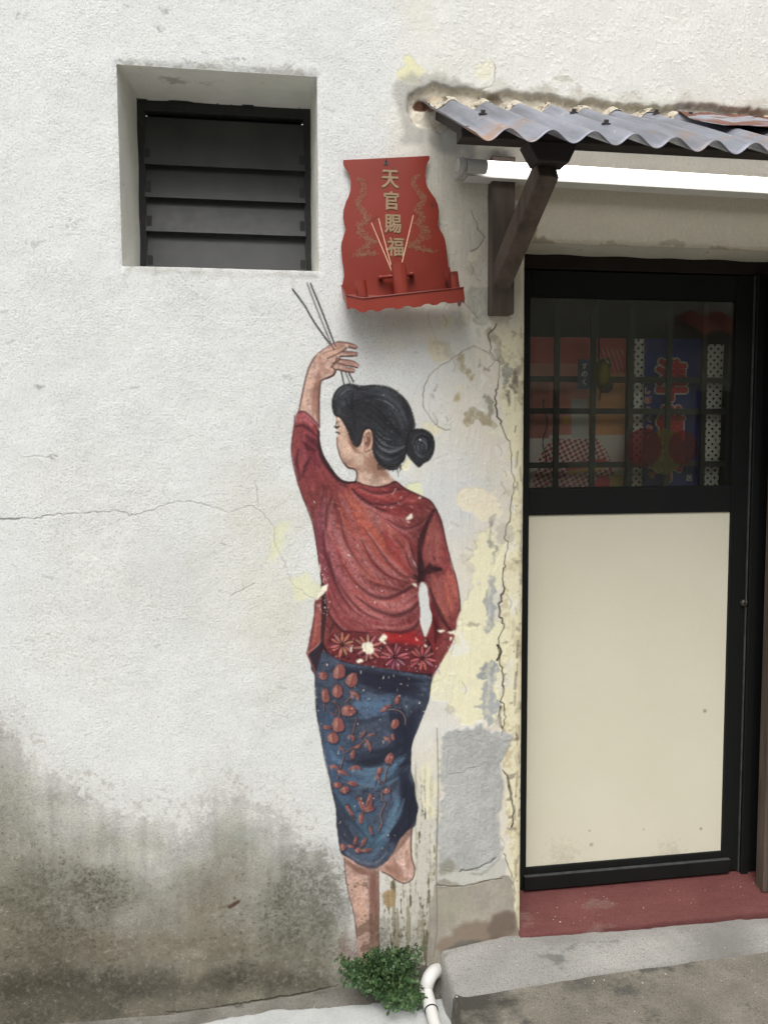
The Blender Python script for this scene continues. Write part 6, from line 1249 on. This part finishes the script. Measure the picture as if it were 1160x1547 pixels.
# two thin-line gold ornaments, coiling upwards on either side
def curl(cx, cy, r, a0, turns, sgn):
    return [(cx + sgn * r * (1 - .8 * t) * math.cos(a0 + turns * 6.283 * t), cy + r * (1 - .8 * t) * math.sin(a0 + turns * 6.283 * t)) for t in [i / 10 for i in range(11)]]
for sgn, spine in ((1, [(228, 262), (262, 310), (250, 390), (215, 450), (255, 520), (285, 580), (235, 640), (260, 720), (330, 760), (260, 820), (230, 870), (330, 850)]), (-1, [(690, 235), (655, 290), (700, 370), (740, 430), (690, 500), (720, 560), (700, 620), (760, 680), (720, 740), (650, 790), (740, 830), (790, 840)])):
    g = random.Random(31 + sgn); mb = MB(); q = spl(spine, False, 4.0)
    def line(l, w=.00055):
        pp = [P(500 + x / 5.273, 220 + y / 5.273, YA - .0007) for x, y in l]
        for a, b in zip(pp[:-1], pp[1:]):
            d = (b - a); 
            if d.length < 1e-6: continue
            n_ = Vector((-d.z, 0, d.x)).normalized() * w; jj_ = Vector((0, -g.random() * .0006, 0)); mb.add([a + n_ + jj_, a - n_ + jj_, b - n_ + jj_, b + n_ + jj_], [(0, 3, 2, 1)])
    for i in range(0, len(q), 4):
        x, y = q[i]; wdt = 14 + 50 * (i / len(q)) ** 1.2
        for _ in range(2 + int(5 * i / len(q))): line(curl(x + g.uniform(-wdt, wdt), y + g.uniform(-14, 14), g.uniform(5, 16), g.uniform(0, 6.28), g.uniform(.4, 1.2), g.choice((1, -1))), .00042)
        for k in range(3): line([(x - 16 + 10 * k, y), (x - 11 + 10 * k, y + 5), (x - 6 + 10 * k, y)], .0004)
    for k in (-18, 18): line([(x + k * (1 + .3 * math.sin(i * .3)), y) for i, (x, y) in enumerate(q)][::2][:len(q) // 3], .0004)
    mb.build('gold_ornament', M['gold_thin'], alt, label='thin gold coiled ornament')
# tray with a folded lip
YT1 = -.115
TL = [az([(84, 1115)])[0], az([(118, 1190)])[0], az([(250, 1218)])[0], az([(1052, 1132)])[0]]
def pt(q, Y): return P(q[0], q[1], Y)
c0 = pt(TL[0], -.020); c1 = pt(TL[1], -.088); c2 = pt(TL[2], YT1); c3 = pt(TL[3], YT1)
axx = (c3 - c2).normalized(); dn = Vector((axx.z, 0, -axx.x)); dn = dn if dn.z < 0 else -dn
c4 = c3 + Vector((0, .015, 0)) + axx * .006; c5 = c3 + Vector((0, YA * -1 + YA + .097, 0)) + axx * .004
rimt = [c0, c1, c2, c3, c5]
LH = .036
tray = MB(); tk = .0022
low = []
for a, b in zip(rimt[:-1], rimt[1:]):
    n_ = max(2, int((b - a).length / .012)); 
    for i in range(n_): low.append(a.lerp(b, i / n_))
low.append(rimt[-1])
cum = 0; inn = []
for i, p in enumerate(low):
    if i: cum += (low[i] - low[i - 1]).length
    sc_ = LH + (.005 if (cum / .055) % 1 < .5 else -.001) * (1 if cum > .05 else 0)
    inn.append(p + dn * sc_)
k = len(low)
tray.add(low + inn, [(i, i + 1, k + i + 1, k + i) for i in range(k - 1)])
to = tray.build('tray', M['altar'], alt, thick=.002, label='red tray with a scalloped front lip')
MB().tube([p + Vector((0, -.001, 0)) for p in low], .0028, 6).build('lip_bead', M['altar_dark'], to, smooth=True)
bot = [p + dn * (LH * .72) for p in rimt]; MB().prism(bot, dn * -.002).build('tray_floor', M['altar_dark'], to)
wl_, wr_ = az([(108, 1020), (150, 1185), (110, 1190), (90, 1110)]), az([(895, 1010), (935, 1130), (965, 1128), (945, 965)])
MB().prism([P(x, y, -.030) for x, y in wl_], (0, .003, 0)).build('side_wing', M['altar'], alt); MB().prism([P(x, y, -.035) for x, y in wr_], (0, .003, 0)).build('side_wing', M['altar'], alt)
def cup(name, x0, x1, yt, yb, Y, label=None):
    (ax0, ay), (ax1, _), (_, ayb) = az([(x0, yt)])[0], az([(x1, yt)])[0], az([(x0, yb)])[0]
    t = P((ax0 + ax1) / 2, ay, Y); b = t + dn * (t - P((ax0 + ax1) / 2, ayb, Y)).length; r = (P(ax1, ay, Y) - P(ax0, ay, Y)).length / 2
    o = MB().tube([b, t], r, 24, cap=False).tube([t, t - (t - b) * .3], [r * .9, r * .88], 24, cap=True).tube([t, t + (t - b) * .001], [r, r * .9], 24, cap=False).build(name, M['altar'], alt, label=label)
    for pl in o.data.polygons: pl.use_smooth = len(pl.vertices) == 4
    return t, b, r
cup('cup', 190, 277, 1078, 1215, -.080, 'small cup at the left of the tray'); cup('cup', 938, 1008, 1008, 1145, -.080, 'small cup at the right of the tray')
it, ib, ir = cup('incense_holder', 474, 592, 944, 1190, -.075, 'taller red cylinder for joss sticks')
h1, h2 = az([(395, 1050)])[0], az([(640, 1025)])[0]
MB().tube([P(*h1, -.034), P(*h2, -.034)], .0055, 10).tube([P(*h1, -.012), P(*h1, -.034)], .007, 10).tube([P(*h2, -.012), P(*h2, -.036)], .008, 10).build('holder_bracket', M['altar'], alt, smooth=True)
for lab, a, b in (('bare joss stick in the red holder, leaning furthest left', (322, 615), (468, 960)), ('bare joss stick in the red holder, the upper of the two leaning left', (378, 578), (480, 960)), ('bare joss stick in the red holder, leaning right', (655, 556), (560, 955))):
    A = P(*az([a])[0], -.07); B = P(*az([b])[0], -.075); B2 = B + (B - A).normalized() * .05
    tag(MB().tube([B2, A], [.0018, .0014], 6).build('joss_stick', M['bamboo'], loc=B2), lab, 'joss stick', 'joss sticks standing in the altar holder')

# ------------------------------------------------------------------ drain pipe
pr = .0200
A = P(660, 1462, .03); pipe = thing('drain_pipe', 'white plastic drain pipe with an elbow between the pale pavement and the step', 'pipe', (A.x, 0, -.12))
E0 = P(650, 1462, -.05); E2 = PZ(643, 1496, -.090); E3 = PZ(657, 1547, -.102); dd_ = (E3 - E2).normalized()
def bez(p0, p1, p2, n=10): return [p0 * (1 - t) ** 2 + p1 * 2 * t * (1 - t) + p2 * t * t for t in [i / n for i in range(n + 1)]]
s0 = P(664, 1466, .01); el = bez(s0, E0 + Vector((-.010, -.02, .004)), E2, 12)
MB().tube(el, [pr * 1.10] * len(el), 20, cap=False).build('elbow', M['pvc'], pipe, smooth=True, label='white elbow with a chipped socket')
MB().tube([E2, E2 + dd_ * .085], pr * 1.06, 20, cap=False).build('socket', M['pvc'], pipe, smooth=True)
MB().tube([E2 + dd_ * (.08 + .19 * i) for i in range(9)], pr * .93, 20, cap=False).build('tube', M['pvc'], pipe, smooth=True)
for q_, r_ in ((E2, 1.12), (E2 + dd_ * .085, 1.08)): MB().tube([q_ - dd_ * .001, q_ + dd_ * .002], pr * r_, 20).build('joint', M['louvre_frame'], pipe, smooth=True)

# ------------------------------------------------------------------ fern-like weed at the foot of the wall
plant = thing('weed', 'green feathery weed growing from the crack at the foot of the wall', 'plant', P(578, 1482, -.03))
g = random.Random(77); lf_, st_ = MB(), MB()
root = P(580, 1478, -.02)
for i in range(92):
    tx, ty = g.gauss(0, 1), g.gauss(0, 1)
    px_, py_ = 577 + tx * 34, 1468 + ty * 23
    if px_ > 634: px_ = 634 - g.uniform(0, 20)
    if g.random() < .3: px_, py_ = g.uniform(508, 575), g.uniform(1446, 1482)
    if g.random() < .28: px_, py_ = g.uniform(560, 632), g.uniform(1430, 1456)
    if g.random() < .16: px_, py_ = g.uniform(585, 644), g.uniform(1492, 1528)
    Y = -.02 - g.uniform(0, .08) - max(0, (py_ - 1485)) * .0016
    tip = P(px_, py_, Y); mid = root.lerp(tip, .5) + Vector((g.uniform(-.02, .02), -g.uniform(.005, .04), g.uniform(.0, .035)))
    c_ = bez(root + Vector((g.uniform(-.03, .03), 0, g.uniform(-.015, .02))), mid, tip, 10); st_.tube(c_, [.0011] * 11, 4, cap=False)
    for k in range(3, 11):
        p = c_[k]; d = (c_[k] - c_[k - 1]).normalized(); side = d.cross(Vector((g.uniform(-.4, .4), -1, g.uniform(-.2, .5)))).normalized()
        Ls = .024 * (1.25 - .08 * k) * g.uniform(.6, 1.3)
        for s in (1, -1):
            ax = (side * s + d * .45 + Vector((0, -.25, g.uniform(-.1, .3)))).normalized()
            for q in range(4):              # leaflets of each pinna
                o_ = p + ax * Ls * (.3 + .28 * q); l2 = (ax * .6 + d * g.uniform(-.9, .9) + Vector((0, g.uniform(-.6, .1), g.uniform(-.2, .5)))).normalized(); ls = .0092 * g.uniform(.5, 1.4); wv = l2.cross(Vector((g.uniform(-.5, .5), -1, .2))).normalized() * ls * .5
                lf_.add([o_, o_ + l2 * ls * .5 + wv, o_ + l2 * ls + Vector((0, -.001, -.001)), o_ + l2 * ls * .5 - wv], [(0, 1, 2, 3)])
lf_.build('leaves', M['leaf'], plant, kind='stuff'); st_.build('stem', M['stem'], plant, smooth=True)
# crumbs of fallen paint and grit
cr = MB(); g = random.Random(9)
def crumb(p, s):
    n = g.randint(4, 6); a0 = g.random() * 6; top = [p + Vector((s * g.uniform(.6, 1.2) * math.cos(a0 + 6.283 * k / n), s * g.uniform(.6, 1.2) * math.sin(a0 + 6.283 * k / n), s * .35)) for k in range(n)]
    cr.prism([v - Vector((0, 0, s * .35)) for v in top], (0, 0, s * .4))
for (x, y, z, s) in ((876, 1422, .012, .005), (846, 1393, .045, .0035), (820, 1382, .05, .002), (838, 1385, .05, .002), (897, 1482, -.02, .003), (912, 1481, -.02, .0025), (1005, 1472, -.02, .003), (970, 1485, -.02, .003), (1118, 1340, .089, .002), (690, 1506, -.02, .003), (866, 1395, .045, .0015)): crumb(PZ(x, y, z + .002), s)
for i in range(90):
    x = g.uniform(.66, 2.1); y = g.uniform(-.34, -.02); crumb(Vector((x, y, (zstep(x, y) if y > -.13 else zslab(x, y)) + .001)), g.uniform(.0008, .0022))
for i in range(40): x = g.uniform(.9, 1.9); y = g.uniform(.0, .12); crumb(Vector((x, y, .034 + y * .37)), g.uniform(.0008, .0018))
for i in range(60): x = g.uniform(-.9, .5); y = g.uniform(-.2, -.02); crumb(Vector((x, y, (zfoot(x, y) if y > yedge(x) else -.1245) + .002)), g.uniform(.0008, .002))
tag(cr.build('debris', plain('paint_crumb', (.62, .60, .55)), kind='stuff'), 'white crumbs of fallen paint on the step and slab')
# ------------------------------------------------------------------ the house across the alley, seen only as a reflection in the door glass
M['dim'] = surf('shaded_facade', (.24, .24, .19), (.40, .39, .32), 1.5, .9, .2, 20)
opp = thing('shophouse', 'house across the alley that mirrors faintly in the door glass', 'building', (0, -6.4, -.07))
MB().box((-9, -12, -.07), (11, -6.4, 4.6)).build('wall', M['dim'], opp)
for i in range(6):
    x = -6 + 2.8 * i; fo = MB().box((x, -6.44, .9), (x + 1.2, -6.38, 2.3)).build('window', M['timber_dark'], opp); MB().box((x + .08, -6.45, .98), (x + 1.12, -6.43, 2.22)).build('pane', M['dark'], fo)
M['tile'] = surf('red_roof_tile', (.20, .05, .035), (.30, .09, .06), 14, .8, .3, 30)
rt = MB(); 
for j in range(8):
    for i in range(13): x = 4.9 + i * .345; rt.add([(x, -5.7 - j * .3, 2.85 + j * .13), (x + .34, -5.7 - j * .3, 2.85 + j * .13), (x + .34, -6.02 - j * .3, 3.03 + j * .13), (x, -6.02 - j * .3, 3.03 + j * .13), (x + .17, -5.7 - j * .3, 2.93 + j * .13), (x + .17, -6.02 - j * .3, 3.11 + j * .13)], [(0, 4, 5, 3), (4, 1, 2, 5)])
rt.build('roof', M['tile'], opp, kind='stuff')
